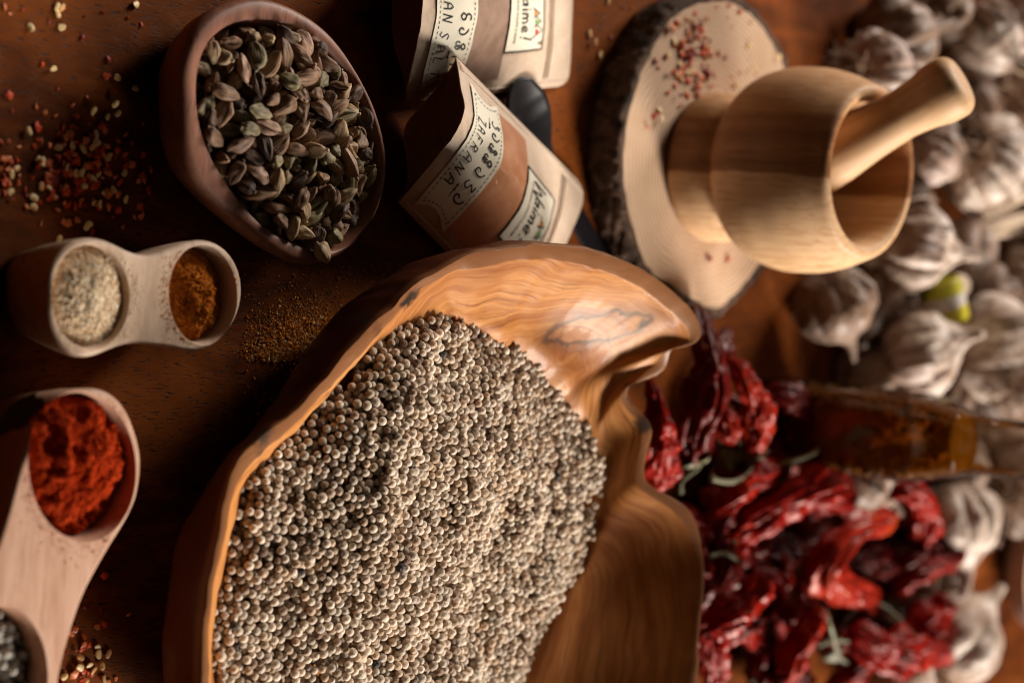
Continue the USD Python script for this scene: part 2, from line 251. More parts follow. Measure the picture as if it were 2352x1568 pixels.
# heap surface
HP = [(487,1300,50),(550,1120,52),(730,912,54),(870,765,55),(482,1560,48),(1020,727,54),(1110,765,50),(1212,815,46),(1300,900,43),(1370,1020,42),(1385,1120,40),(1345,1290,37),(1285,1400,35),(1218,1565,32),
      (950,930,69),(900,1200,68),(700,1100,60),(1000,850,61),(1150,1000,62),(1090,1340,46),(1000,1450,51),(800,1450,58),(600,1400,54),(1230,1120,52),(760,1280,62),(1000,1080,66),(1250,1280,44),(1180,850,48),(900,1800,50),(600,1750,46),(1090,1780,36),(830,1950,40)]
W = np.array([at(a, b, c / 1e3) for a, b, c in HP])
Hf = RBFInterpolator(W[:, :2], W[:, 2], kernel='thin_plate_spline', smoothing=1e-7)
Hn = lambda xy: Hf(xy) + (noise(np.c_[xy * 55, np.zeros(len(xy))], 3) - 0.5) * 0.007
poly = Polygon(RC[:, :2]).buffer(-0.0012)
gx = np.array(poly.bounds)
PR = 0.00168
import shapely
def fill(poly, H, shell, seed, R, dens=0.60, keep=None, iters=55):
    r = np.random.default_rng(seed); a = poly.bounds
    P = np.c_[r.uniform(a[0], a[2], 60000), r.uniform(a[1], a[3], 60000)]; tot = (a[2] - a[0]) * (a[3] - a[1])
    ok = shapely.contains_xy(poly, P[:, 0], P[:, 1])
    if keep is not None: ok &= keep(P)
    P = P[ok]; area = tot * len(P) / 60000
    n = int(area * shell * dens / (4 / 3 * math.pi * R ** 3)); P = P[:n]
    X = np.c_[P, H(P) - r.uniform(0, shell, len(P))]; rad = R * r.normal(1, 0.085, len(P)).clip(0.74, 1.22)
    for it in range(iters):
        pr = cKDTree(X).query_pairs(2.3 * R, output_type='ndarray')
        d = X[pr[:, 0]] - X[pr[:, 1]]; l = np.linalg.norm(d, axis=1) + 1e-12; o = (rad[pr[:, 0]] + rad[pr[:, 1]]) - l; k = o > 0
        m = d[k] / l[k, None] * (o[k] * 0.42)[:, None]
        np.add.at(X, pr[k, 0], m); np.add.at(X, pr[k, 1], -m)
        if it % 3 == 0:
            h = H(X[:, :2])
        X[:, 2] = np.clip(X[:, 2], h - shell, h + 0.0011 * np.sin(X[:, 0] * 9100 + X[:, 1] * 7300))
    ok = shapely.contains_xy(poly.buffer(0.0012), X[:, 0], X[:, 1])
    return X[ok], rad[ok]
inview = lambda P: (lambda q: (q[:, 1] < 1640))(proj(np.c_[P, np.full(len(P), 0.045)]))
PX, PRAD = fill(poly, Hn, 0.0090, 11, PR, keep=inview)
# a few loose ones lying on top and up against the wood
def pepper_mesh(seed, wrinkle, sub=3):
    s = trimesh.creation.icosphere(sub); v = s.vertices.copy(); r = 1 + (fbm(v * 1.6 + seed * 3.1, 2, seed) - 0.5) * 0.16
    ridge = np.abs(noise(v * 3.4 + 7 * seed, seed) - 0.5) * 2; r += wrinkle * (np.clip(ridge, 0, 0.35) - 0.25)
    r -= (0.02 + 0.05 * (seed % 3 == 0)) * np.exp(-np.sum((v - [0, 0, 1]) ** 2, 1) / 0.03)
    return v * r[:, None], s.faces
def pepper_mat(name, a, b, c):
    N = {'g': ('texture_coordinate', {}), 'n': ('noise_texture', {'scale': 1.7, 'detail': 5, 'roughness': 0.65, 'distortion': 0.5}), 'r': ('rgb_ramp', {'ramp': [(0.28, c), (0.42, a), (0.65, b)]}), 'oi': ('object_info', {}),
         'vm': ('map_range', {'to_min': 0.66, 'to_max': 1.16}), 'hs': ('hsv', {}), 'n2': ('noise_texture', {'scale': 9, 'detail': 3}), 'b': ('bump', {'strength': 0.35, 'distance': 0.15}), 'p': ('principled_bsdf', {'roughness': 0.62, 'specular_ior_level': 0.3})}
    L = [('g.object', 'n.vector'), ('n.fac', 'r.fac'), ('r.color', 'hs.color'), ('oi.random', 'vm.value'), ('vm.result', 'hs.value'), ('hs.color', 'p.base_color'), ('g.object', 'n2.vector'), ('n2.fac', 'b.height'), ('b.normal', 'p.normal')]
    return mat(name, N, L)
PM = [pepper_mat('pepper_cream', (0.63, 0.49, 0.365), (0.79, 0.665, 0.53), (0.34, 0.215, 0.14)), pepper_mat('pepper_tan', (0.49, 0.335, 0.215), (0.63, 0.47, 0.33), (0.23, 0.13, 0.08)),
      pepper_mat('pepper_brown', (0.20, 0.115, 0.065), (0.34, 0.22, 0.14), (0.08, 0.045, 0.028)), pepper_mat('pepper_dark', (0.045, 0.035, 0.032), (0.13, 0.095, 0.075), (0.02, 0.014, 0.012))]
KIND = [(0, 0.0), (0, 0.05), (0, 0.12), (1, 0.03), (1, 0.15), (2, 0.45), (3, 0.7)]; KP = [0.29, 0.20, 0.13, 0.18, 0.10, 0.092, 0.008]
KM = [pepper_mesh(i + 1, w) for i, (m, w) in enumerate(KIND)]
kinds = RNG.choice(len(KIND), len(PX), p=KP)
depth_under = Hn(PX[:, :2]) - PX[:, 2]; q = proj(PX)
vis = (depth_under < 0.0022) & (q[:, 1] < 1560) & (q[:, 1] > 0)
order = np.argsort(np.linalg.norm(PX - CAM, axis=1) + (~vis) * 10)
near = order[:300]; rest = np.setdiff1d(np.arange(len(PX)), near)
PLAB = {0: 'smooth cream peppercorn at the near edge of the heap in the root-wood bowl', 1: 'tan peppercorn at the near edge of the heap in the root-wood bowl',
        2: 'brown wrinkled peppercorn at the near edge of the heap in the root-wood bowl', 3: 'blackish shrivelled peppercorn at the near edge of the heap in the root-wood bowl'}
PGRP = {0: 'cream peppercorns nearest the camera in the root-wood bowl', 1: 'tan peppercorns nearest the camera in the root-wood bowl', 2: 'brown wrinkled peppercorns nearest the camera in the root-wood bowl', 3: 'blackish peppercorns nearest the camera in the root-wood bowl'}
def rrot(r):
    return trimesh.transformations.quaternion_matrix(r.normal(size=4))[:3, :3]
def instancer(name, meshes, mats, idx, pos, scl, label, cat_, seed, parent='/World'):
    path = uniq(parent, name); pi = UsdGeom.PointInstancer.Define(stage, path); r = np.random.default_rng(seed); t = []
    for i, (m, k) in enumerate(zip(meshes, mats)):
        nm = f'{path}/shapes/' + name.split('_of_')[0] + (f'_{i:03d}' if i else ''); usdkit.mesh(stage, nm, m, k, True); t.append(nm)
    pi.CreatePrototypesRel().SetTargets(t); pi.CreateProtoIndicesAttr(Vt.IntArray([int(i) for i in idx])); pi.CreatePositionsAttr(Vt.Vec3fArray.FromNumpy(np.asarray(pos, np.float32)))
    Q = r.normal(size=(len(pos), 4)); Q /= np.linalg.norm(Q, axis=1, keepdims=True)
    pi.CreateOrientationsAttr(Vt.QuathArray([Gf.Quath(*map(float, a)) for a in Q])); pi.CreateScalesAttr(Vt.Vec3fArray.FromNumpy(np.repeat(np.asarray(scl, np.float32)[:, None], 3, 1)))
    tag(pi.GetPrim(), label, cat_, kind='stuff')
for i in near:
    k = kinds[i]; mi = KIND[k][0]
    obj('peppercorn', KM[k], PM[mi], m=xf(PX[i], rrot(RNG), PRAD[i]), label=PLAB[mi], cat='peppercorn', group=PGRP[mi])
instancer('heaped_peppercorns', KM, [PM[k] for k, _ in KIND], kinds[rest], PX[rest], PRAD[rest], 'heap of pale peppercorns filling the root-wood bowl behind the nearest ones', 'peppercorns', 3)

# ------------------------------------------------------------------ oval bowl with cardamom
def px_ring(P, z, n): return closed_spline(np.array([at(a, b, z) for a, b in P]), n)
OUT = [(424,212),(424,160),(440,105),(472,52),(530,14),(600,0),(680,24),(760,80),(820,160),(864,248),(888,340),(890,400),(872,480),(820,556),(740,602),(665,590),(600,548),(516,475),(455,400),(430,320)]
INN = [(452,224),(456,160),(480,100),(525,62),(580,50),(650,58),(725,95),(775,145),(820,205),(850,275),(868,345),(870,415),(850,490),(815,542),(755,572),(690,562),(610,520),(540,445),(484,356),(460,288)]
ZC = 0.029
ro, ri = px_ring(OUT, ZC, 220), px_ring(INN, ZC - 0.001, 220)
cc = ri.mean(0)
def shrink(R, k, z): S = R.copy(); S[:, :2] = cc[:2] + (R[:, :2] - cc[:2]) * k; S[:, 2] = z; return S
rg = [shrink(ro, 0.74, 0.0), shrink(ro, 0.80, 0.001), shrink(ro, 0.90, 0.008), shrink(ro, 0.97, 0.016), offset_in(ro, -0.0008) * [1, 1, 0] + [0, 0, 0.024], offset_in(ro, -0.0004) * [1, 1, 0] + [0, 0, ZC - 0.0022],
      offset_in(ro, 0.0014) * [1, 1, 0] + [0, 0, ZC], offset_in(ri, -0.0012) * [1, 1, 0] + [0, 0, ZC - 0.0002], ri - [0, 0, 0.0012], shrink(ri, 0.985, 0.022), shrink(ri, 0.9, 0.014), shrink(ri, 0.7, 0.009)]
M_cbowl = grainy('reddish_wood', [(0.3, (0.16, 0.062, 0.036)), (0.55, (0.235, 0.095, 0.055)), (0.75, (0.29, 0.125, 0.075))], scale=(0.5, 3, 2), rot=(0, 0, 0.7), nscale=60, distortion=0.4, rough=0.5, bump=0.14, bdist=0.0003, fine=((1, 9, 4), 160, (0.13, 0.05, 0.03), 0.56, 0.68), specular_ior_level=0.35)
cb = thing('cardamom_bowl', 'oval reddish-brown wooden bowl with thick rim, heaped with cardamom pods', 'bowl')
obj('bowl_body', loft(rg), M_cbowl, cb)
def pod(seed, L, Rr, open_=0.0, fat=1.0):
    nu, nv = 26, 60; t = np.linspace(0, 1, nu); a = np.arange(nv) / nv * 2 * math.pi; r0 = np.random.default_rng(seed)
    prof = Rr * fat * (np.sin(np.pi * np.clip(t, 0, 1) ** 0.85) ** 0.75) + 0.00025
    prof[:4] = [0.0009, 0.0011, 0.0008, max(0.0012, prof[3] * 0.8)]; prof[-3:] = [max(prof[-3], 0.0010), 0.0007, 0.0002]
    bend = r0.normal(0, 0.0009, 2); rings = []
    for k in range(nu):
        tri = 1 + 0.15 * np.cos(3 * a + 0.4 * t[k]) + 0.030 * np.cos(18 * a + 1.3 * np.sin(3 * t[k] + seed)) + (noise(np.c_[np.cos(a) * 1.5 + seed, np.sin(a) * 1.5, np.full(nv, t[k] * 4)], seed) - 0.5) * 0.46
        if open_: tri = tri * (1 - open_ * np.exp(-((a - math.pi) / 0.32) ** 2) * math.sin(math.pi * t[k]))
        off = bend[:, None] * math.sin(math.pi * t[k]); rings.append(np.stack([np.cos(a) * prof[k] * tri + off[0], np.sin(a) * prof[k] * tri * 0.86 + off[1], np.full(nv, (t[k] - 0.5) * L)], 1))
    return loft(rings)
PODS = [(pod(i, L, R * 1.03, o, f)) for i, (L, R, o, f) in enumerate([(0.0165, 0.0036, 0, 1), (0.0145, 0.0038, 0, 1), (0.018, 0.0036, 0, 1), (0.0155, 0.0034, 0.75, 1.05), (0.0165, 0.0039, 0.6, 1), (0.0125, 0.0036, 0, 1), (0.019, 0.0042, 0.8, 1), (0.0150, 0.0030, 0, 1)])]
def podmat(name, a, b, c):
    return grainy(name, [(0.32, c), (0.5, a), (0.7, b)], scale=(5, 5, 0.5), nscale=130, detail=4, distortion=0.5, rough=0.6, bump=0.5, bdist=0.0004, obj_space=True, vary=0.25, specular_ior_level=0.3)
CM = [('greenish', podmat('pod_green', (0.21, 0.165, 0.085), (0.33, 0.26, 0.14), (0.10, 0.07, 0.034))), ('tan', podmat('pod_tan', (0.36, 0.235, 0.125), (0.50, 0.36, 0.215), (0.19, 0.105, 0.05))), ('brown', podmat('pod_brown', (0.22, 0.115, 0.06), (0.35, 0.21, 0.125), (0.09, 0.044, 0.022))),
      ('pinkish-brown', podmat('pod_pink', (0.33, 0.19, 0.125), (0.46, 0.31, 0.215), (0.17, 0.085, 0.054))), ('dark brown', podmat('pod_dark', (0.085, 0.045, 0.026), (0.15, 0.085, 0.05), (0.035, 0.018, 0.011)))]
cpoly = Polygon(ri[:, :2]).buffer(-0.0035); CR = math.sqrt(cpoly.area / math.pi)
def Hc(xy): return ZC - 0.003 + 0.007 * np.clip(1 - (np.linalg.norm(xy - cc[:2], axis=1) / (CR * 1.05)) ** 2, -0.4, 1)
r = np.random.default_rng(21); pts = []
for layer, sep, dz in ((0, 0.0051, 0.000), (1, 0.0060, 0.0047)):
    have = []
    for _ in range(9000):
        p = r.uniform(cpoly.bounds[:2], cpoly.bounds[2:])
        if cpoly.contains(Point(p)) and all((p[0] - q[0]) ** 2 + (p[1] - q[1]) ** 2 > sep ** 2 for q in have): have.append(p)
    for p in have: pts.append((p[0], p[1], float(Hc(np.array([p]))[0]) - dz + r.normal(0, 0.0011), layer))
pts = np.array(pts); n = len(pts); yaw = r.uniform(0, 2 * math.pi, n); pit = r.normal(0, 0.5, n)
D = np.stack([np.cos(yaw) * np.cos(pit), np.sin(yaw) * np.cos(pit), np.sin(pit)], 1); pk = r.choice(8, n, p=[.18, .17, .12, .12, .12, .12, .07, .10]); X = pts[:, :3].copy()
for it in range(50):
    S = np.vstack([X - D * 0.0042, X, X + D * 0.0042]); own = np.tile(np.arange(n), 3); pr = cKDTree(S).query_pairs(0.0044, output_type='ndarray'); pr = pr[own[pr[:, 0]] != own[pr[:, 1]]]
    d = S[pr[:, 0]] - S[pr[:, 1]]; l = np.linalg.norm(d, axis=1) + 1e-9; m = d / l[:, None] * ((0.0044 - l) * 0.22)[:, None]
    np.add.at(X, own[pr[:, 0]], m); np.add.at(X, own[pr[:, 1]], -m)
    for i in range(n):
        if not cpoly.contains(Point(X[i, :2])): X[i, :2] += (cc[:2] - X[i, :2]) * 0.03
    X[:, 2] = np.minimum(X[:, 2], Hc(X[:, :2]) + 0.004)
for i in range(n):
    k = r.choice(5, p=[.12, .27, .33, .13, .15]); nm, mm = CM[k]; sp = pk[i] in (3, 4, 6)
    obj('cardamom_pod', PODS[pk[i]], mm, m=xf(X[i], frame_z(D[i], r.uniform(0, 6.3)), r.uniform(0.60, 0.86)), label=f"{nm} {'split' if sp else 'closed'} cardamom pod in the oval reddish bowl", cat='cardamom pod', group=f"{nm} {'split' if sp else 'closed'} cardamom pods in the oval bowl")
# one pod lying over the lower rim
a_, b_ = at(728, 560, ZC + 0.003), at(750, 600, ZC + 0.002)
obj('cardamom_pod', PODS[1], CM[1][1], m=xf((a_ + b_) / 2, frame_z(b_ - a_), 0.8), label='small tan cardamom pod lying across the rim of the oval bowl', cat='cardamom pod')

# ------------------------------------------------------------------ wooden scoops with cups
def ellipse_px(P4, z):
    l, rr, t, b = [at(*p, z) for p in P4]; return (l + rr + t + b)[:2] / 4, (rr - l)[:2] / 2, (b - t)[:2] / 2
def cavity(c, ax, ay, z, depth, n=72):
    prof = [(0.0, -1), (0.35, -0.99), (0.62, -0.94), (0.82, -0.80), (0.94, -0.55), (0.985, -0.25), (0.995, -0.06), (1.03, 0.0), (1.06, 0.2)]
    a = np.arange(n) / n * 2 * math.pi
    rings = [np.c_[c[0] + k * (np.cos(a) * ax[0] + np.sin(a) * ay[0]), c[1] + k * (np.cos(a) * ax[1] + np.sin(a) * ay[1]), np.full(n, z + d * depth + (0.0 if d < 0 else 0.0))] for k, d in prof[1:]]
    v, f = loft(rings); return v, f
def mf(v, f):
    m = trimesh.Trimesh(v, f, process=True); trimesh.repair.fix_normals(m)
    return manifold3d.Manifold(manifold3d.Mesh(np.asarray(m.vertices, np.float32), np.asarray(m.faces, np.uint32)))
def scoop_solid(R, zt, inset, cavs):
    ring = lambda d, z: np.c_[offset_in(R, d)[:, :2], np.full(len(R), z)]
    rg = [ring(inset + 0.003, 0.0), ring(inset, 0.0012), ring(inset * 0.55, zt * 0.35), ring(inset * 0.16, zt * 0.72), ring(0.0, zt - 0.0016), ring(0.0004, zt - 0.0006), ring(0.0014, zt)]
    m = mf(*loft(rg))
    for c in cavs: m = m - mf(*cavity(*c))
    return m
def powder(c, ax, ay, k, h, rough, seed, n=80, freq=900, lump=(200, 0.0)):
    a = np.arange(2 * n) / (2 * n) * 2 * math.pi; rings = []
    for s in np.linspace(1, 0.012, n):
        xy = np.c_[c[0] + k * s * (np.cos(a) * ax[0] + np.sin(a) * ay[0]), c[1] + k * s * (np.cos(a) * ax[1] + np.sin(a) * ay[1])]
        z = h(s, xy) + (fbm(np.c_[xy * freq, np.zeros(len(xy))], 3, seed) - 0.5) * rough + (fbm(np.c_[xy * lump[0], np.zeros(len(xy)) + 3], 3, seed + 9) - 0.5) * lump[1]
        rings.append(np.c_[xy, z])
    return loft(rings, False, True)
Z1 = 0.034
PEA = [(112,670),(116,620),(140,578),(176,552),(222,548),(262,560),(300,578),(340,585),(385,572),(425,558),(468,552),(510,566),(540,600),(556,650),(550,712),(526,758),(486,796),(440,806),(392,798),(345,792),(300,790),(258,802),(222,816),(180,820),(146,804),(122,760),(112,715)]
R1 = px_ring(PEA, Z1, 260)
c1 = ellipse_px([(122,681),(296,681),(208,562),(210,799)], Z1); c2 = ellipse_px([(388,676),(541,676),(466,568),(472,792)], Z1)
M_scoop = grainy('pale_scoop_wood', [(0.3, (0.40, 0.265, 0.18)), (0.5, (0.53, 0.37, 0.26)), (0.72, (0.62, 0.455, 0.335))], scale=(0.6, 3, 2), rot=(0, 0, 0.15), nscale=45, distortion=0.7, rough=0.5, bump=0.1, bdist=0.0002, fine=((1.5, 12, 5), 60, (0.33, 0.21, 0.135), 0.58, 0.72), specular_ior_level=0.3)
sc = thing('double_scoop', 'pale wooden double scoop holding cream granules and orange-brown spice', 'scoop')
obj('scoop_body', scoop_solid(R1, Z1, 0.006, [(*c1, Z1, 0.026), (*c2, Z1, 0.028)]), M_scoop, sc, smooth=40)
def gran(name, ramp, nscale, bump=0.6, rough=0.85):
    return grainy(name, ramp, nscale=nscale, detail=6, distortion=0.2, rough=rough, bump=bump, bdist=0.0008, specular_ior_level=0.05)
M_cream = gran('cream_powder', [(0.34, (0.36, 0.20, 0.11)), (0.45, (0.58, 0.40, 0.24)), (0.55, (0.68, 0.51, 0.33)), (0.68, (0.78, 0.66, 0.50))], 520)
M_orange = gran('orange_powder', [(0.32, (0.20, 0.048, 0.006)), (0.5, (0.42, 0.125, 0.014)), (0.68, (0.58, 0.22, 0.04))], 520)
M_pap = gran('paprika_powder', [(0.3, (0.16, 0.010, 0.001)), (0.5, (0.32, 0.026, 0.003)), (0.7, (0.46, 0.060, 0.006))], 600, bump=0.7)
pw1 = powder(*c1, 0.975, lambda s, xy: Z1 - 0.004 + 0.0062 * (1 - s ** 2), 0.0011, 4, freq=1400, lump=(160, 0.0022))
obj('cream_granules', pw1, M_cream, label='cream-coloured coarse granules heaped in the left cup of the double scoop', cat='ground spice', kind='stuff')
pw2 = powder(*c2, 0.975, lambda s, xy: Z1 - 0.0095 + 0.0085 * (1 - s ** 1.5), 0.0016, 5, freq=900, lump=(210, 0.005))
obj('orange_spice', pw2, M_orange, label='orange-brown ground spice in the right cup of the double scoop', cat='ground spice', kind='stuff')
def grains(name, mesh, mats, n, size, seed, label):
    r0 = np.random.default_rng(seed); v = np.asarray(mesh[0])[:-2]; P = v[r0.integers(0, len(v), n)] + r0.normal(0, 0.00025, (n, 3)) * [1, 1, 0.4] + [0, 0, size * 0.35]
    b = trimesh.creation.icosphere(1); G_ = [(b.vertices * (1 + 0.28 * np.random.default_rng(i).normal(size=(42, 1))) * [1, 0.8, 0.7], b.faces) for i in range(len(mats))]
    instancer(name, G_, mats, r0.integers(0, len(mats), n), P, size * np.exp(r0.normal(0, 0.3, n)), label, 'spice grains', seed)
# long scoop, paprika at one end and small grey seeds at the other
Z2 = 0.046
BIG = [(54,1051),(72,1000),(104,945),(140,908),(180,894),(222,893),(258,906),(286,934),(306,975),(320,1020),(325,1062),(322,1105),(312,1150),(285,1205),(252,1258),(222,1310),(196,1360),(170,1430),(152,1490),(140,1540),(134,1590),(120,1690),(60,1760),(-40,1770),(-120,1700),(-150,1600),(-135,1500),(-90,1420),(-40,1340),(0,1240),(24,1160)]
R2 = px_ring(BIG, Z2, 300)
c3 = ellipse_px([(70,1075),(310,1068),(180,902),(200,1240)], Z2); c4 = ellipse_px([(-125,1575),(107,1540),(-15,1392),(0,1725)], Z2)
ls = thing('long_double_scoop', 'long pinkish wooden scoop with paprika in its cup and seeds at its other end', 'scoop')
M_scoop2 = grainy('pink_scoop_wood', [(0.3, (0.38, 0.20, 0.125)), (0.5, (0.47, 0.27, 0.18)), (0.72, (0.54, 0.335, 0.235))], scale=(0.5, 2.6, 2), rot=(0, 0, -0.5), nscale=50, distortion=0.9, rough=0.5, bump=0.1, bdist=0.0002, fine=((1.5, 14, 5), 50, (0.38, 0.19, 0.115), 0.56, 0.72), specular_ior_level=0.3)
obj('scoop_body', scoop_solid(R2, Z2, 0.008, [(*c3, Z2, 0.036), (*c4, Z2, 0.036)]), M_scoop2, ls, smooth=40)
def hp(s, xy):
    u = (xy - c3[0]) @ np.linalg.inv(np.stack([c3[1], c3[2]], 1)).T
    return Z2 - 0.0045 + 0.0075 * (1 - s ** 1.8) - 0.009 * np.clip(0.6 * u[:, 0] + 0.8 * u[:, 1] - 0.35, 0, 1)
pw3 = powder(*c3, 0.955, hp, 0.0016, 8, n=150, freq=1100, lump=(210, 0.0085))
obj('paprika_powder', pw3, M_pap, label='lumpy bright red paprika powder in the cup of the long scoop', cat='paprika', kind='stuff')
grains('cream_grains', pw1, [plain('grain_cream', (0.74, 0.58, 0.39), 0.8, specular_ior_level=0.06), plain('grain_tan', (0.55, 0.37, 0.20), 0.8, specular_ior_level=0.06), plain('grain_white', (0.82, 0.72, 0.57), 0.8, specular_ior_level=0.06)], 4200, 0.00030, 61, 'loose coarse grains on top of the cream granules in the double scoop')
grains('orange_grains', pw2, [plain('grain_orange', (0.56, 0.18, 0.016), 0.85, specular_ior_level=0.06), plain('grain_rust', (0.40, 0.105, 0.010), 0.85, specular_ior_level=0.06)], 3600, 0.00028, 62, 'loose grains on top of the orange-brown spice in the double scoop')
grains('paprika_grains', pw3, [plain('grain_paprika', (0.50, 0.050, 0.003), 0.85, specular_ior_level=0.06), plain('grain_deep_red', (0.34, 0.022, 0.002), 0.85, specular_ior_level=0.06)], 9000, 0.00027, 63, 'loose grains on top of the red paprika in the long scoop')
def dust(name, c, R, z, mats, n, size, seed, label):
    r0 = np.random.default_rng(seed); g = Polygon(R[:, :2]).buffer(-0.0025); P = []
    while len(P) < n:
        a, k = r0.uniform(0, 6.283), 1.05 + abs(r0.normal(0, 0.16)); p = c[0] + k * (math.cos(a) * c[1] + math.sin(a) * c[2])
        if g.contains(Point(p)): P.append([*p, z + size * 0.4])
    b = trimesh.creation.icosphere(1); instancer(name, [(b.vertices * [1, 0.8, 0.5], b.faces)] * len(mats), mats, r0.integers(0, len(mats), n), P, size * np.exp(r0.normal(0, 0.4, n)), label, 'spice dust', seed)
M_d1, M_d2, M_d3 = plain('dust_orange', (0.50, 0.20, 0.05), 0.85, specular_ior_level=0.06), plain('dust_red', (0.42, 0.07, 0.02), 0.85, specular_ior_level=0.06), plain('dust_cream', (0.72, 0.58, 0.40), 0.85, specular_ior_level=0.06)
dust('orange_dust', c2, R1, Z1, [M_d1], 260, 0.00020, 71, 'orange spice dust on the rim of the double scoop'); dust('red_dust', c3, R2, Z2, [M_d2], 240, 0.00020, 72, 'red paprika dust on the rim of the long scoop'); dust('cream_dust', c1, R1, Z1, [M_d3], 160, 0.00022, 73, 'cream grains spilled on the rim of the double scoop')
sp_ = Polygon([(c4[0] + 0.93 * (math.cos(a) * c4[1] + math.sin(a) * c4[2])) for a in np.linspace(0, 2 * math.pi, 60)[:-1]])
M_seed = pepper_mat('grey_pepper', (0.42, 0.37, 0.31), (0.60, 0.55, 0.48), (0.18, 0.145, 0.11))
GX, GR = fill(sp_, lambda xy: Z2 - 0.012 + 0.006 * np.exp(-np.sum((xy - c4[0]) ** 2, 1) / 0.0004), 0.009, 5, 0.0019, keep=lambda P: proj(np.c_[P, np.full(len(P), Z2)])[:, 0] > -60)
gq = proj(GX); gv = (gq[:, 0] > -20) & (gq[:, 1] < 1590)
GM = [pepper_mesh(31 + i, w) for i, w in enumerate((0.1, 0.2, 0.3))]
gi = np.nonzero(gv)[0]; gi = gi[np.argsort(-GX[gi, 2])][:140]
for i in gi: obj('grey_peppercorn', GM[i % 3], M_seed, m=xf(GX[i], rrot(RNG), GR[i]), label='grey-green peppercorn in the corner cup of the long scoop', cat='peppercorn', group='grey-green peppercorns in the long scoop')
g2 = np.setdiff1d(np.arange(len(GX)), gi)
if len(g2): instancer('heaped_grey_peppercorns', GM, [M_seed] * 3, g2 % 3, GX[g2], GR[g2], 'small heap of grey-green peppercorns in the far cup of the long scoop', 'peppercorns', 4)

# ------------------------------------------------------------------ log slice
ZS = 0.019
SL = [(1430,393),(1432,330),(1444,254),(1467,176),(1504,100),(1541,45),(1592,10),(1652,0),(1703,14),(1749,55),(1786,111),(1812,180),(1826,260),(1830,350),(1820,440),(1795,530),(1745,610),(1696,675),(1640,712),(1592,690),(1540,655),(1495,630),(1462,560),(1440,480)]
rs = px_ring(SL, ZS, 300)
rs[:, :2] += (offset_in(rs, -1.0) - rs)[:, :2] * ((fbm(rs * 120, 2, 3) - 0.5) * 0.003)[:, None]
cs = rs[:, :2].mean(0)
def slice_wood():
    N = {'g': ('geometry', {}), 'n': ('noise_texture', {'scale': 26, 'detail': 3}), 's': ('vector_math', {'math_type': 'multiply_add', 'vector2': (0.012, 0.012, 0), 'vector3': (-0.006 - cs[0] - 0.008, -0.006 - cs[1] + 0.004, 0)}), 'a': ('vector_math', {'math_type': 'add'}),
         'z': ('vector_math', {'math_type': 'multiply', 'vector2': (1, 1, 0)}), 'l': ('vector_math', {'math_type': 'length'}), 'k': ('math', {'math_type': 'multiply', 'value2': 2400.0}), 'sn': ('math', {'math_type': 'sine'}),
         'mr': ('map_range', {'from_min': -1, 'to_min': 0.0, 'to_max': 1.0}), 'r': ('rgb_ramp', {'ramp': [(0, (0.57, 0.395, 0.265)), (0.5, (0.56, 0.38, 0.25)), (1, (0.36, 0.22, 0.135))]}),
         'n2': ('noise_texture', {'scale': 70, 'detail': 5}), 'm2': ('map_range', {'from_min': 0.45, 'from_max': 0.7, 'to_max': 0.5, 'clamp': True}), 'c2': ('mix_color', {'b': (0.42, 0.255, 0.15)}),
         'n3': ('noise_texture', {'scale': 1500, 'detail': 3}), 'b': ('bump', {'strength': 0.25, 'distance': 0.0004}), 'p': ('principled_bsdf', {'roughness': 0.75, 'specular_ior_level': 0.2})}
    L = [('g.position', 'n.vector'), ('n.color', 's.vector1'), ('g.position', 'a.vector1'), ('s.vector', 'a.vector2'), ('a.vector', 'z.vector1'), ('z.vector', 'l.vector1'), ('l.value', 'k.value1'), ('k.value', 'sn.value1'), ('sn.value', 'mr.value'), ('mr.result', 'r.fac'),
         ('g.position', 'n2.vector'), ('n2.fac', 'm2.value'), ('m2.result', 'c2.fac'), ('r.color', 'c2.a'), ('c2.result', 'p.base_color'), ('g.position', 'n3.vector'), ('n3.fac', 'b.height'), ('b.normal', 'p.normal')]
    return mat('slice_wood', N, L)
M_bark = grainy('bark', [(0.3, (0.020, 0.012, 0.008)), (0.5, (0.070, 0.038, 0.023)), (0.68, (0.14, 0.083, 0.055))], scale=(1, 1, 0.5), nscale=150, detail=8, distortion=0.8, rough=0.9, bump=0.9, bdist=0.003, specular_ior_level=0.2)
lg = thing('log_slice', 'round pale log slice with dark bark, standing under the wooden mortar', 'log slice')
lv = lambda d, z: np.c_[offset_in(rs, d)[:, :2], np.full(len(rs), z)]
obj('cut_wood', loft([lv(0.0012, 0.0), lv(0.0006, ZS - 0.001), lv(0.0010, ZS - 0.0003), lv(0.0018, ZS)]), slice_wood(), lg, smooth=35)
NBK = 12; brings = []
for k, z in enumerate(np.linspace(0.0, ZS - 0.0005, NBK)):
    R = lv(0.0, z); nrm = (offset_in(rs, -1.0) - rs)[:, :2]
    th = 0.0032 + 0.0016 * math.sin(math.pi * k / (NBK - 1)) + (fbm(np.c_[R[:, :2] * 260, np.full(len(R), z * 330)], 4, 8) - 0.5) * 0.0062
    R[:, :2] += nrm * np.maximum(th, 0.0006)[:, None]; brings.append(R)
brings = [lv(0.0006, 0.0)] + brings + [lv(-0.0010, ZS - 0.0002), lv(0.0009, ZS - 0.0004)]
obj('bark', loft(brings, False, False), M_bark, lg)

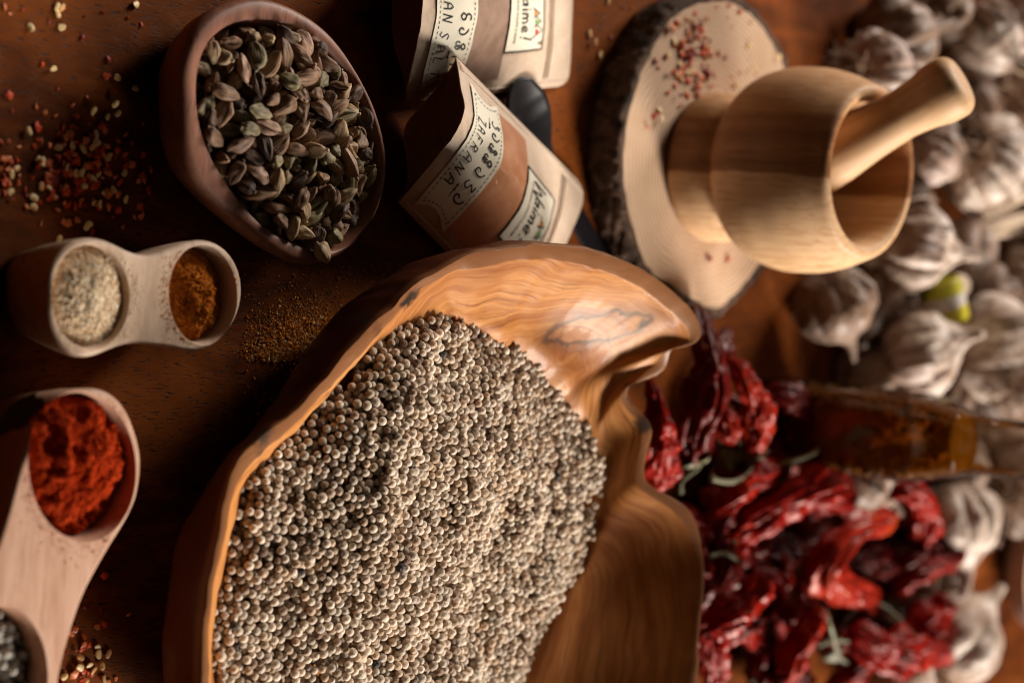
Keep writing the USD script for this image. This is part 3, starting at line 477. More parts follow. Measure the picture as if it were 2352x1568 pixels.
# ------------------------------------------------------------------ mortar and pestle
foot = at(1626, 384, ZS)
HM = 0.093
prof = np.array([(0.0365, 0), (0.0395, 0.0012), (0.0405, 0.005), (0.0402, 0.013), (0.0385, 0.021), (0.0362, 0.0265), (0.0358, 0.0285), (0.0382, 0.0292), (0.0458, 0.0350), (0.0515, 0.0460), (0.0540, 0.0600), (0.0536, 0.0730), (0.0508, 0.0870), (0.0466, 0.0980), (0.0445, 0.1030), (0.0432, 0.1042), (0.0400, 0.1042), (0.0384, 0.1025), (0.0379, 0.098), (0.0376, 0.085), (0.036, 0.065), (0.029, 0.048), (0.017, 0.039), (0.002, 0.037)])
prof = smooth_profile(prof * [0.915, HM / 0.104], 110)
def mortar_wood():
    N = {'g': ('texture_coordinate', {}), 'sx': ('separate_xyz', {}), 'n': ('noise_texture', {'scale': 22, 'detail': 4}), 'na': ('math', {'math_type': 'multiply_add', 'value2': 0.006, 'value3': -0.003}), 'x': ('math', {'math_type': 'add'}),
         'mr': ('map_range', {'from_min': -0.056, 'from_max': 0.056}),
         'r': ('rgb_ramp', {'ramp': [(0, (0.59, 0.35, 0.185)), (0.22, (0.57, 0.33, 0.17)), (0.30, (0.43, 0.225, 0.095)), (0.325, (0.29, 0.125, 0.05)), (0.36, (0.33, 0.15, 0.06)), (0.40, (0.24, 0.10, 0.04)), (0.47, (0.31, 0.14, 0.055)), (0.525, (0.22, 0.09, 0.035)), (0.56, (0.27, 0.12, 0.045)), (0.572, (0.60, 0.37, 0.205)), (1, (0.64, 0.40, 0.21))]}),
         'map': ('mapping', {'scale': (26, 6, 1.2)}), 'n2': ('noise_texture', {'scale': 28, 'detail': 7, 'roughness': 0.65, 'distortion': 1.0}), 'm2': ('map_range', {'from_min': 0.47, 'from_max': 0.70, 'to_max': 0.85, 'clamp': True}), 'c': ('mix_color', {'blend_type': 'multiply', 'b': (0.60, 0.43, 0.28)}),
         'b': ('bump', {'strength': 0.06, 'distance': 0.0004}), 'p': ('principled_bsdf', {'roughness': 0.55, 'specular_ior_level': 0.2})}
    L = [('g.object', 'sx.vector'), ('g.object', 'n.vector'), ('n.fac', 'na.value1'), ('na.value', 'x.value1'), ('sx.x', 'x.value2'), ('x.value', 'mr.value'), ('mr.result', 'r.fac'), ('g.object', 'map.vector'), ('map.vector', 'n2.vector'), ('n2.fac', 'm2.value'), ('m2.result', 'c.fac'), ('r.color', 'c.a'), ('c.result', 'p.base_color'), ('n2.fac', 'b.height'), ('b.normal', 'p.normal')]
    return mat('mortar_wood', N, L)
mo = thing('mortar', 'turned pale wooden mortar with darker stripe, standing on the log slice', 'mortar', xf(foot + [0, 0, 0.0003]))
obj('mortar_body', lathe(prof, 128), mortar_wood(), mo, smooth=50)
M_pestle = grainy('pestle_wood', [(0.3, (0.46, 0.25, 0.12)), (0.5, (0.57, 0.345, 0.18)), (0.75, (0.65, 0.42, 0.23))], scale=(6, 6, 0.7), nscale=26, distortion=0.8, rough=0.55, bump=0.08, bdist=0.0003, obj_space=True, specular_ior_level=0.2)
pb = foot + np.array([0.012, -0.010, 0.041]); pt = at(2213, 185, 0.151)
LP = np.linalg.norm(pt - pb)
pp = smooth_profile([(0.001, 0), (0.008, 0.0008), (0.0145, 0.006), (0.0168, 0.016), (0.0160, 0.035), (0.0130, 0.06), (0.0112, 0.085), (0.0110, LP - 0.042), (0.0128, LP - 0.022), (0.0150, LP - 0.011), (0.0150, LP - 0.006), (0.0125, LP - 0.0014), (0.0095, LP - 0.0002), (0.0005, LP)], 80)
ps = thing('pestle', 'pale wooden pestle leaning in the mortar with its knob towards the garlic', 'pestle', xf(pb, frame_z(pt - pb)))
obj('pestle_body', lathe(pp, 56), M_pestle, ps, smooth=60)

# ------------------------------------------------------------------ dark spoon
M_black = plain('dark_spoon_plastic', (0.009, 0.007, 0.008), 0.45, specular_ior_level=0.2)
sA, sB = at(1206, 272, 0.004), at(1380, 577, 0.004)
ex = (sB - sA) / np.linalg.norm(sB - sA); ey = np.cross([0, 0, 1.0], ex)
LS = np.linalg.norm(sB - sA) + 0.03; ts = np.linspace(-0.021, LS, 90); top, bot = [], []
hw = np.interp(ts, [-0.021, -0.019, -0.013, -0.003, 0.006, 0.014, 0.021, 0.03, LS - 0.02, LS], [0.0005, 0.006, 0.0115, 0.0145, 0.0138, 0.0105, 0.006, 0.0045, 0.0066, 0.004])
hz = np.interp(ts, [-0.021, 0, 0.018, 0.04, LS], [0.0110, 0.0100, 0.0066, 0.0030, 0.0026])
sag = np.interp(ts, [-0.021, -0.015, -0.004, 0.006, 0.015, 0.022, LS], [0, 0.0028, 0.0056, 0.0054, 0.0025, 0, 0]); ww = np.linspace(-1, 1, 17)
G = np.array([[sA + ex * t + ey * (w * h) + [0, 0, z - 0.006 + 0.0 - s * (1 - w * w)] for w in ww] for t, h, z, s in zip(ts, hw, hz, sag)])
def sheet(G, th):
    n, m = G.shape[:2]; nu = np.gradient(G, axis=0); nv = np.gradient(G, axis=1); nr = np.cross(nu, nv); nr /= np.linalg.norm(nr, axis=2, keepdims=True) + 1e-12
    if nr[..., 2].mean() < 0: nr = -nr; flip = True
    else: flip = False
    v = np.vstack([G.reshape(-1, 3), (G - nr * th).reshape(-1, 3)]); idx = np.arange(n * m).reshape(n, m); o = n * m; a, b, c, d = idx[:-1, :-1].ravel(), idx[1:, :-1].ravel(), idx[1:, 1:].ravel(), idx[:-1, 1:].ravel()
    f = [np.c_[a, b, c], np.c_[a, c, d], np.c_[a + o, c + o, b + o], np.c_[a + o, d + o, c + o]]
    for e in (idx[0, :], idx[-1, ::-1], idx[::-1, 0], idx[:, -1]):
        p, q = e[:-1], e[1:]; f += [np.c_[p, q, q + o], np.c_[p, q + o, p + o]]
    F = np.vstack(f); return v, (F[:, ::-1] if not flip else F)
G[..., 2] += 0.0005
v_, f_ = sheet(G, 0.0014); v_[:, 2] = np.maximum(v_[:, 2], 0.0004)
spn = thing('dark_spoon', 'small blackish spoon lying partly under the front pouch beside the log slice', 'spoon')
obj('spoon_body', (v_, f_), M_black, spn, smooth=70)

# ------------------------------------------------------------------ kraft pouches
M_kraft = grainy('kraft_paper', [(0.35, (0.51, 0.37, 0.265)), (0.6, (0.59, 0.44, 0.325))], nscale=420, detail=5, distortion=0.2, rough=0.48, bump=0.10, bdist=0.0003, mottled=(60, (0.62, 0.47, 0.35), 0.6), specular_ior_level=0.35)
M_gusset = grainy('kraft_gusset_shaded', [(0.35, (0.26, 0.13, 0.075)), (0.6, (0.33, 0.175, 0.10))], nscale=300, rough=0.6, bump=0.1, specular_ior_level=0.25)  # same kraft paper, darkened to paint in the shade of the fold
M_label = plain('label_paper', (0.74, 0.67, 0.53), 0.5, specular_ior_level=0.35)
M_ink = plain('black_ink', (0.012, 0.011, 0.010), 0.5); M_grey = plain('grey_ink', (0.13, 0.12, 0.10), 0.5)
M_inkc = {'orange': plain('orange_ink', (0.72, 0.25, 0.03), 0.5), 'green': plain('green_ink', (0.10, 0.42, 0.06), 0.5), 'red': plain('red_ink', (0.60, 0.02, 0.015), 0.5), 'yellow': plain('yellow_ink', (0.70, 0.50, 0.04), 0.5)}
GLY = {'Z': [[(0, 1), (.55, 1), (0, 0), (.6, 0)]], 'A': [[(0, 0), (.08, .8), (.28, 1), (.48, .8), (.58, 0)], [(.05, .42), (.54, .45)]], 'F': [[(.02, 0), (.08, 1), (.55, .98)], [(.05, .5), (.42, .5)]],
       'R': [[(0, 0), (.05, 1), (.42, .95), (.5, .72), (.36, .5), (.05, .48)], [(.28, .48), (.56, 0)]], 'N': [[(0, 0), (.04, 1), (.5, 0), (.56, 1)]], 'S': [[(.5, .9), (.25, 1), (.04, .8), (.22, .55), (.45, .3), (.26, 0), (0, .1)]],
       'L': [[(.05, 1), (0, 0), (.45, .02)]], 'T': [[(0, .96), (.62, 1)], [(.3, .98), (.27, 0)]], 'I': [[(.08, 0), (.1, .74)], [(.1, .97), (.11, 1.0)]], 'V': [[(0, 1), (.27, 0), (.55, 1)]], 'E': [[(.5, 1), (.04, 1), (0, 0), (.48, 0)], [(.02, .5), (.4, .5)]],
       'a': [[(.12, .95), (.38, .78), (.5, .4), (.38, .06), (.14, .04), (.04, .3), (.14, .42)]], 'z': [[(.12, .82), (.25, 1), (.4, .85), (.24, .64), (.5, .5), (.5, .2), (.3, 0), (.08, .1)]],
       'p': [[(.0, .45), (.08, .05), (.26, .1), (.28, .5)], [(.28, .3), (.4, 0), (.55, .3), (.4, .6), (.16, .74), (.26, 1), (.44, .9), (.36, .72)]], 'r': [[(0, .35), (.06, 0), (.2, .06), (.22, .42)], [(.22, .25), (.38, 0), (.5, .25), (.36, .52), (.12, .66), (.2, .95), (.42, 1), (.5, .78), (.3, .62)]],
       'n': [[(.08, 1), (.4, .9), (.12, .56), (.42, .44), (.5, .16), (.26, 0), (.04, .14)]], 'm': [[(.48, .98), (.2, 1), (.06, .72), (.2, .5), (.46, .44), (.5, .16), (.28, 0), (.08, .12), (.12, .38)]], 'i': [[(0, 0), (.02, .4), (.24, .62), (.46, .42), (.5, 0)]],
       'l': [[(0, .35), (.08, .02), (.22, .3)], [(.22, .2), (.36, 0), (.5, .3), (.3, .62), (.1, .9), (.02, .72)]], 'v': [[(.1, .9), (.4, .95), (.48, .6), (.2, .5), (.5, .3), (.36, 0), (.06, .1)]], 's': [[(0, .3), (.1, .02), (.4, .05), (.5, .4), (.36, .7), (.1, .95)]],
       'u': [[(0, .6), (.16, .95), (.4, .8), (.34, .5), (.5, .2), (.3, 0), (.06, .14)]], ' ': []}
def strokes(text, h, w, gap=0.26, slant=0.12):
    x, out = 0.0, []
    for ch in text:
        g = GLY[ch]
        for s in g:
            P = np.array(s, float); P = spline(P, 14) if len(P) > 3 and ch.islower() else P
            out.append(LineString(np.c_[x + P[:, 0] * h + slant * h * P[:, 1], P[:, 1] * h]).buffer(w / 2, 4))
        x += h * (0.45 if ch == ' ' else (0.22 if ch == 'I' else 0.58) + gap)
    g = unary_union(out); return affinity.translate(g, -x / 2 + gap * h / 2, -h / 2)
def dashes(line, on, off, w):
    out, t = [], 0.0
    while t < line.length:
        out.append(LineString([line.interpolate(t), line.interpolate(min(t + on, line.length))]).buffer(w / 2, cap_style=2)); t += on + off
    return unary_union(out)
def tri2d(g, cell=None):
    ms = []
    for p in getattr(g, 'geoms', [g]):
        if p.is_empty or p.area < 1e-9: continue
        if cell:
            x0, y0, x1, y1 = p.bounds
            for a in np.arange(x0, x1, cell):
                for b in np.arange(y0, y1, cell):
                    q = p.intersection(sbox(a, b, a + cell, b + cell))
                    for s in getattr(q, 'geoms', [q]):
                        if s.geom_type == 'Polygon' and s.area > 1e-10:
                            v, f = trimesh.creation.triangulate_polygon(s, engine='earcut'); ms.append((v, f))
        else:
            v, f = trimesh.creation.triangulate_polygon(p, engine='earcut'); ms.append((v, f))
    v, f = cat(ms)
    k, i = np.unique(np.round(v, 7), axis=0, return_inverse=True); return k, i.reshape(-1)[f]
class Panel:
    """The front of a pouch: rows run from the folded bottom (v = 0) to the sealed top (v = 1), columns from u = 0 to 1."""
    def __init__(s, net, W, L):
        A = np.array([[at(x, y, z / 1e3) for x, y, z in row] for row in net]); k = np.linspace(0, 1, 5); s.W, s.L = W, L
        s.sp = [RectBivariateSpline(k, k, A[..., i], kx=3, ky=3, s=0) for i in range(3)]
    def p(s, u, v): return np.stack([q.ev(v, u) for q in s.sp], -1)
    def n(s, u, v):
        e = 0.004; q = lambda u, v: np.stack([k.ev(v, u) for k in s.sp], -1); a = q(u + e, v) - q(u - e, v); b = q(u, v + e) - q(u, v - e); c = np.cross(a, b); c /= np.linalg.norm(c, axis=-1, keepdims=True)
        return np.where(c[..., 2:3] < 0, -c, c)
    def decal(s, g, off, cell=None, cu=0.5, cv=0.0):
        """g in metres: x across from the middle of the panel, y from its bottom."""
        v, f = tri2d(g, cell); u_, v_ = cu + v[:, 0] / s.W, cv + v[:, 1] / s.L
        p = s.p(u_, v_) + s.n(u_, v_) * off
        nr = np.cross(p[f[:, 1]] - p[f[:, 0]], p[f[:, 2]] - p[f[:, 0]]).mean(0)
        return p, (f if nr[2] > 0 else f[:, ::-1])
def pouch(name, label, net, back, W, L, line1, line2, mwin, ucut=(0.0, 1.0), shift=0.0):
    P = Panel(net, W, L); t = thing(name, label, 'pouch')
    n = 90; u, v = np.meshgrid(np.linspace(0, 1, n), np.linspace(0, 1, n))
    p0, n0, seed = P.p, P.n, len(label)
    P.p = lambda uu, vv: p0(uu, vv) + n0(uu, vv) * ((fbm(np.stack([uu * 7, vv * 9, uu * 0], -1), 3, seed) - 0.5) * 0.0015 * np.clip(np.sin(math.pi * np.clip(uu, 0, 1)), 0, 1) ** 0.5)[..., None]
    rc = 0.008; de = np.clip(rc - np.minimum(u, 1 - u) * W, 0, rc); vmax = 1 - (rc - np.sqrt(rc ** 2 - de ** 2)) / L
    G = P.p(u, v * vmax)
    fr = sheet(G, 0.0004); obj('front_panel', fr, M_kraft, t, smooth=60)
    Bk = spline(np.array([at(x, y, z / 1e3) for x, y, z in back]), n); front_lip = G[0]
    flat = np.stack([p0(np.linspace(0, 1, n), k * vmax[0]) for k in np.linspace(0, 1, 24)]); Bs = np.stack([Bk * (1 - k) + flat[-1] * k for k in np.linspace(0, 1, 24)])
    for k in range(24):
        Bs[k, 0], Bs[k, -1] = flat[k, 0], flat[k, -1]
        w = np.sin(math.pi * np.linspace(0, 1, n)); lin = np.linspace(0, 1, n)[:, None]; seam = flat[k, 0] * (1 - lin) + flat[k, -1] * lin
        Bs[k] = Bs[k] * np.clip(w * 4, 0, 1)[:, None] + seam * (1 - np.clip(w * 4, 0, 1)[:, None]); Bs[k, :, 2] = np.maximum(np.minimum(Bs[k, :, 2], flat[k, :, 2] - 0.0006), 0.0004 + 0.0 * w)
    obj('back_panel', sheet(Bs, 0.0003), M_kraft, t, smooth=60)
    ax = flat[-1].mean(0) - flat[0].mean(0); ax[2] = 0; ax /= np.linalg.norm(ax); w = np.sin(math.pi * np.linspace(0, 1, n)) ** 0.7; gs = []
    for k in np.linspace(0, 1, 18):
        row = front_lip * (1 - k) + Bs[0] * k + np.outer(w, ax) * (0.024 * math.sin(math.pi * k)); row[:, 2] = np.maximum(row[:, 2], 0.0012); gs.append(row)
    gs = np.array(gs); gs[0] += [0, 0, -0.0002]; obj('bottom_gusset', sheet(gs, 0.0002), M_gusset, t, smooth=60)
    # clear window strip, ribbon label, logo label, zip line
    x0, x1 = (ucut[0] + 0.10 - 0.5) * W, (ucut[1] - 0.10 - 0.5) * W
    obj('window', P.decal(sbox(x0, 0.22 * L, x1, 0.53 * L), 0.00045, 0.004), mwin, t, label='glossy clear window strip showing the spice inside')
    a, b = 0.075 * L, 0.285 * L; xm = 0.43 * W; nt = 0.05 * W; bow = lambda x: 0.012 * L * math.cos(x / W * math.pi)
    xs = np.linspace(-xm, xm, 40)
    rib = Polygon([(x, a - bow(x) * 0.5) for x in xs] + [(xm - nt * math.sin(k * math.pi) * 1.1, a + (b - a) * k) for k in np.linspace(0.1, 0.9, 9)] + [(x, b + bow(x) * 2.2) for x in xs[::-1]] + [(-xm + nt * math.sin(k * math.pi) * 1.1, a + (b - a) * k) for k in np.linspace(0.9, 0.1, 9)])
    rb = obj('ribbon_label', P.decal(rib, 0.0007, 0.004), M_label, t)
    obj('stitch_marks', P.decal(dashes(LineString(rib.buffer(-0.0022).exterior.coords), 0.0013, 0.0012, 0.00042), 0.0009), M_ink, rb)
    hb = (b - a)
    low = affinity.translate(strokes(line2, hb * 0.24, 0.00062, 0.50), shift, a + hb * 0.27); up = affinity.translate(strokes(line1, hb * 0.29, 0.00080, 0.50, 0.05), shift, a + hb * 0.78)
    rule = LineString([(-xm * 0.66, a + hb * 0.52), (xm * 0.66, a + hb * 0.52)]).buffer(0.00018); dots = unary_union([Point(sx * xm * q, a + hb * 0.52).buffer(0.0006) for sx in (-1, 1) for q in (0.5, 0.56)])
    obj('lettering', P.decal(unary_union([low, up, rule, dots]).intersection(rib), 0.0009), M_ink, rb)
    lx0, lx1, ly0, ly1 = (0.27 - 0.5) * W, (0.73 - 0.5) * W, 0.525 * L, 0.785 * L
    lo = sbox(lx0, ly0, lx1, ly1); pl = obj('logo_label', P.decal(lo, 0.0007, 0.004), M_label, t)
    obj('label_border', P.decal(lo.difference(lo.buffer(-0.0009)), 0.0009, 0.004), M_ink, pl)
    wl, hl = lx1 - lx0, ly1 - ly0
    def put(lines, w): return unary_union([LineString([(lx0 + wl * x, ly0 + hl * y) for x, y in (spline(np.array(l, float), 12) if len(l) > 3 else l)]).buffer(w / 2, 3) for l in lines])
    way = put([[(.10, .66), (.13, .36), (.18, .55), (.22, .36), (.28, .68)], [(.34, .50), (.29, .46), (.30, .36), (.35, .40), (.36, .50), (.36, .36)], [(.42, .50), (.42, .36)], [(.42, .57), (.42, .58)], [(.47, .36), (.475, .50)], [(.475, .44), (.51, .50), (.53, .44), (.53, .36)], [(.53, .44), (.57, .50), (.59, .44), (.59, .36)], [(.65, .43), (.71, .45), (.69, .51), (.65, .47), (.66, .37), (.72, .38)], [(.80, .44), (.83, .62)], [(.79, .36), (.79, .37)]], 0.00085)
    zig = put([[(.40, .66), (.47, .86), (.53, .68)], [(.50, .72), (.58, .90), (.66, .70)], [(.63, .74), (.72, .92), (.80, .70), (.84, .62)]], 0.00055); star = put([[(.87, .88), (.92, .96)], [(.92, .88), (.87, .96)], [(.895, .86), (.895, .98)]], 0.0005)
    obj('logo_lettering', P.decal(unary_union([way, zig, star]), 0.0009), M_ink, pl)
    for c, T in (('orange', [(.43, .70), (.47, .80), (.51, .70)]), ('green', [(.55, .73), (.585, .84), (.62, .73)]), ('red', [(.68, .75), (.72, .86), (.77, .75)]), ('yellow', [(.88, .90), (.895, .94), (.91, .90)])):
        obj(c + '_mark', P.decal(Polygon([(lx0 + wl * x, ly0 + hl * y) for x, y in T]), 0.00095), M_inkc[c], pl)
    tm = meshkit.text_mesh('GEORGIAN SPICES & MORE', 0.0014, 0.0001); tv = tm.vertices[:, :2]; s_ = wl * 0.74 / np.ptp(tv[:, 0]); tv = tv * [s_, s_] + [lx0 + wl * 0.13, ly0 + hl * 0.19]
    uu, vv = 0.5 + tv[:, 0] / W, tv[:, 1] / L; obj('small_lettering', (P.p(uu, vv) + P.n(uu, vv) * (0.0009 + tm.vertices[:, 2] * 0.3)[:, None], tm.faces), M_grey, pl, smooth=False)
    xs = np.linspace((ucut[0] + 0.06 - 0.5) * W, (ucut[1] - 0.06 - 0.5) * W, 40)
    for q in (0.835, 0.855):
        uu = 0.5 + xs / W; obj('zip_ridge', tube(P.p(uu, np.full(40, q)) + P.n(uu, np.full(40, q)) * 0.0001, 0.0007, 6), M_kraft, t)
    for ue, ui in ((0.0, 0.035), (1.0, 0.965)):
        vv = np.linspace(0.02, 0.98, 40); pts = P.p(np.full(40, ui), vv) + P.n(np.full(40, ui), vv) * 0.0; obj('seam', tube(pts, 0.00035, 6), M_kraft, t)
    return P
def winmat(name, c1, c2):
    return grainy(name, [(0.35, c1), (0.65, c2)], nscale=110, detail=5, distortion=0.3, rough=0.55, bump=0.05, bdist=0.0006, coat_weight=0.9, coat_roughness=0.16, specular_ior_level=0.3)
NET2 = [[(1048,132,34),(1066,238,50),(1050,300,52),(985,385,40),(916,464,14)], [(1120,205,24),(1138,300,43),(1120,372,45),(1058,455,37),(990,540,9)], [(1192,278,14),(1203,365,30),(1190,452,33),(1127,538,25),(1063,618,6)],
        [(1268,354,6),(1265,442,14),(1243,528,16),(1187,622,12),(1135,700,4)], [(1348,435,3),(1317,525,4),(1280,612,4),(1240,705,4),(1200,790,3)]]
BACK2 = [(1048,132,34),(1000,205,14),(955,258,5),(932,290,2),(933,350,2),(938,416,2),(930,440,6),(916,464,14)]
pouch('spice_pouch', 'kraft spice pouch labelled ZAFRANA, lying slanted against the root-wood bowl', NET2, BACK2, 0.084, 0.112, 'zaprana', 'ZAFRANA', winmat('saffron_window', (0.52, 0.20, 0.085), (0.62, 0.28, 0.14)))
NET1 = [[(935,-165,8),(966,-62,32),(970,35,35),(950,138,26),(931,232,9)], [(1035,-165,5),(1066,-60,34),(1072,38,36),(1050,133,27),(1028,226,6)], [(1130,-165,4),(1154,-60,28),(1158,38,30),(1142,130,22),(1122,216,4)],
        [(1226,-165,3),(1236,-62,11),(1238,36,12),(1230,122,9),(1214,206,3)], [(1318,-165,2),(1318,-62,3),(1316,36,3),(1312,120,3),(1306,198,2)]]
BACK1 = [(935,-165,8),(908,-80,2),(903,0,2),(906,100,2),(926,172,2),(931,232,9)]
pouch('spice_pouch', 'kraft spice pouch labelled SVANETIAN SALT, flat behind the slanted pouch at the picture edge', NET1, BACK1, 0.084, 0.112, 'svanuri marili', 'SVANETIAN SALT', winmat('salt_window', (0.25, 0.15, 0.105), (0.35, 0.225, 0.16)), shift=-0.009)

# ------------------------------------------------------------------ garlic
def garlic_mat(name, a, b, c, d):
    return grainy(name, [(0.32, c), (0.46, a), (0.60, b), (0.76, d)], scale=(1, 1, 0.16), nscale=120, detail=6, distortion=0.5, rough=0.5, bump=0.25, bdist=0.0006, obj_space=True, mottled=(34, (0.25, 0.15, 0.095), 0.8), specular_ior_level=0.25)
M_gar = [garlic_mat('garlic_skin', (0.40, 0.30, 0.235), (0.67, 0.555, 0.475), (0.14, 0.076, 0.052), (0.77, 0.675, 0.605)), garlic_mat('garlic_skin_pinkish', (0.37, 0.265, 0.22), (0.49, 0.385, 0.335), (0.18, 0.10, 0.075), (0.57, 0.48, 0.43)), garlic_mat('garlic_skin_brown_shaded', (0.13, 0.08, 0.055), (0.19, 0.125, 0.09), (0.055, 0.03, 0.02), (0.25, 0.175, 0.13))]  # the last skin is brown darkened further, painting in the shade on dim bulbs
M_root_hair = plain('garlic_roots', (0.30, 0.185, 0.115), 0.8); M_stalk = grainy('garlic_stalk', [(0.3, (0.30, 0.20, 0.125)), (0.7, (0.50, 0.38, 0.27))], scale=(4, 4, 0.3), nscale=90, rough=0.65, bump=0.2, obj_space=True)
def garlic(px, py, zc, R, axis, seed, label, m=0, roots=True, stalk=0.9, squash=0.86, spin=0.0, group=None):
    r0 = np.random.default_rng(seed); nu, nv = 70, 132; ph = np.linspace(-0.5 * math.pi + 0.06, 0.5 * math.pi, nu); a = np.arange(nv) / nv * 2 * math.pi; nl = int(r0.integers(7, 11)); jit = np.cumsum(r0.uniform(0.75, 1.25, nl)); jit = jit / jit[-1] * 2 * math.pi
    edges = np.r_[jit[-1] - 2 * math.pi, jit]; k = np.searchsorted(jit, a, side='right') % nl; lo = np.r_[0, jit[:-1]][k]; hi = jit[k]; f = (a - lo) / (hi - lo); clove = np.sin(math.pi * f) ** 0.55; amp = r0.uniform(0.8, 1.15, nl)[k]
    rings = []
    for p in ph:
        s = (p + math.pi / 2) / math.pi; z = math.sin(p) * squash; rr = math.cos(p) ** 0.82
        belly = math.exp(-((s - 0.45) / 0.26) ** 2); rad = rr * (0.84 + 0.20 * belly * clove * amp + 0.02 * np.sin(5 * a + 3 * p + seed))
        if s > 0.74: q = (s - 0.74) / 0.26; rad = rad * (1 - q) + (0.20 - 0.07 * q) * q + 0.015 * np.cos(9 * a + 4 * q); z += 0.30 * q ** 1.6
        if s < 0.16: z += 0.11 * (1 - s / 0.16)
        rings.append(np.c_[rad * np.cos(a), rad * np.sin(a), np.full(nv, z)])
    V, F = loft(rings); V = V + (fbm(V * 3.2 + seed, 4, seed)[:, None] - 0.5) * 0.10 * V / (np.linalg.norm(V, axis=1, keepdims=True) + 1e-9)
    V += (np.abs(noise(V * [9, 9, 2.0] + seed, seed) - 0.5)[:, None]) * 0.05 * V; V *= R
    g = thing('garlic_bulb', label, 'garlic bulb', xf(at(px, py, zc), frame_z(axis, spin)), group)
    obj('bulb', (V, F), M_gar[m], g)
    for q in range(3 if R > 0.0225 and m < 2 else 0):
        i0, j0 = int(r0.integers(14, 34)), int(r0.integers(0, nv)); hh, ww = int(r0.integers(14, 26)), int(r0.integers(10, 20)); GV = V[:nu * nv].reshape(nu, nv, 3); ii = np.arange(i0, i0 + hh); jj = np.arange(j0, j0 + ww) % nv
        S = GV[np.ix_(ii, jj)].copy(); wv = np.linspace(-1, 1, ww)[None, :, None]; hv = np.linspace(0, 1, hh)[:, None, None]; S = S * (1.012 + 0.13 * np.abs(wv) ** 3 * hv + 0.05 * hv ** 3 + 0.02 * (noise(S / R * 6 + q, seed)[..., None] - 0.5)); jag = (noise(np.c_[np.arange(ww) * 0.6, np.full(ww, q), np.full(ww, seed)], 2) * 7).astype(int)
        for c_ in range(ww): S[hh - 1 - jag[c_]:, c_] = S[hh - 1 - jag[c_], c_]
        obj('loose_skin', sheet(S, 0.00015), M_gar[min(m + (q == 1), 2)], g)
    if stalk:
        t = np.linspace(0, 1, 16); b = r0.normal(0, 0.25, 2)
        P = np.c_[b[0] * t ** 2 * R * stalk, b[1] * t ** 2 * R * stalk, R * (squash + 0.16 + stalk * t)]; T = tube(P, R * np.interp(t, [0, 0.5, 0.9, 1], [0.155, 0.12, 0.10, 0.085]), 20)
        T[0][:] += (noise(T[0] / R * [8, 8, 1.5] + seed, seed)[:, None] - 0.5) * R * 0.06; obj('stalk', T, M_gar[m] if stalk < 0.8 else M_stalk, g)
    if roots:
        ts = [(lathe([(0.001, -R * (squash - 0.06)), (R * 0.42, -R * (squash - 0.085)), (R * 0.45, -R * (squash - 0.14)), (0.001, -R * (squash - 0.2))], 20))]
        for i in range(300):
            th, q = r0.uniform(0, 6.28), math.sqrt(r0.uniform(0, 1)) * 0.44; o = np.array([q * math.cos(th), q * math.sin(th), -squash + 0.08]); d = np.array([math.cos(th) * q * 2.2, math.sin(th) * q * 2.2, -1]) + r0.normal(0, 0.45, 3); l = r0.uniform(0.15, 0.48); c = r0.normal(0, 0.13, 3)
            t = np.linspace(0, 1, 5)[:, None]; ts.append(tube((o + d / np.linalg.norm(d) * l * t + c * t ** 2) * R, R * 0.017, 4))
        obj('root_tuft', cat(ts), M_root_hair, g)
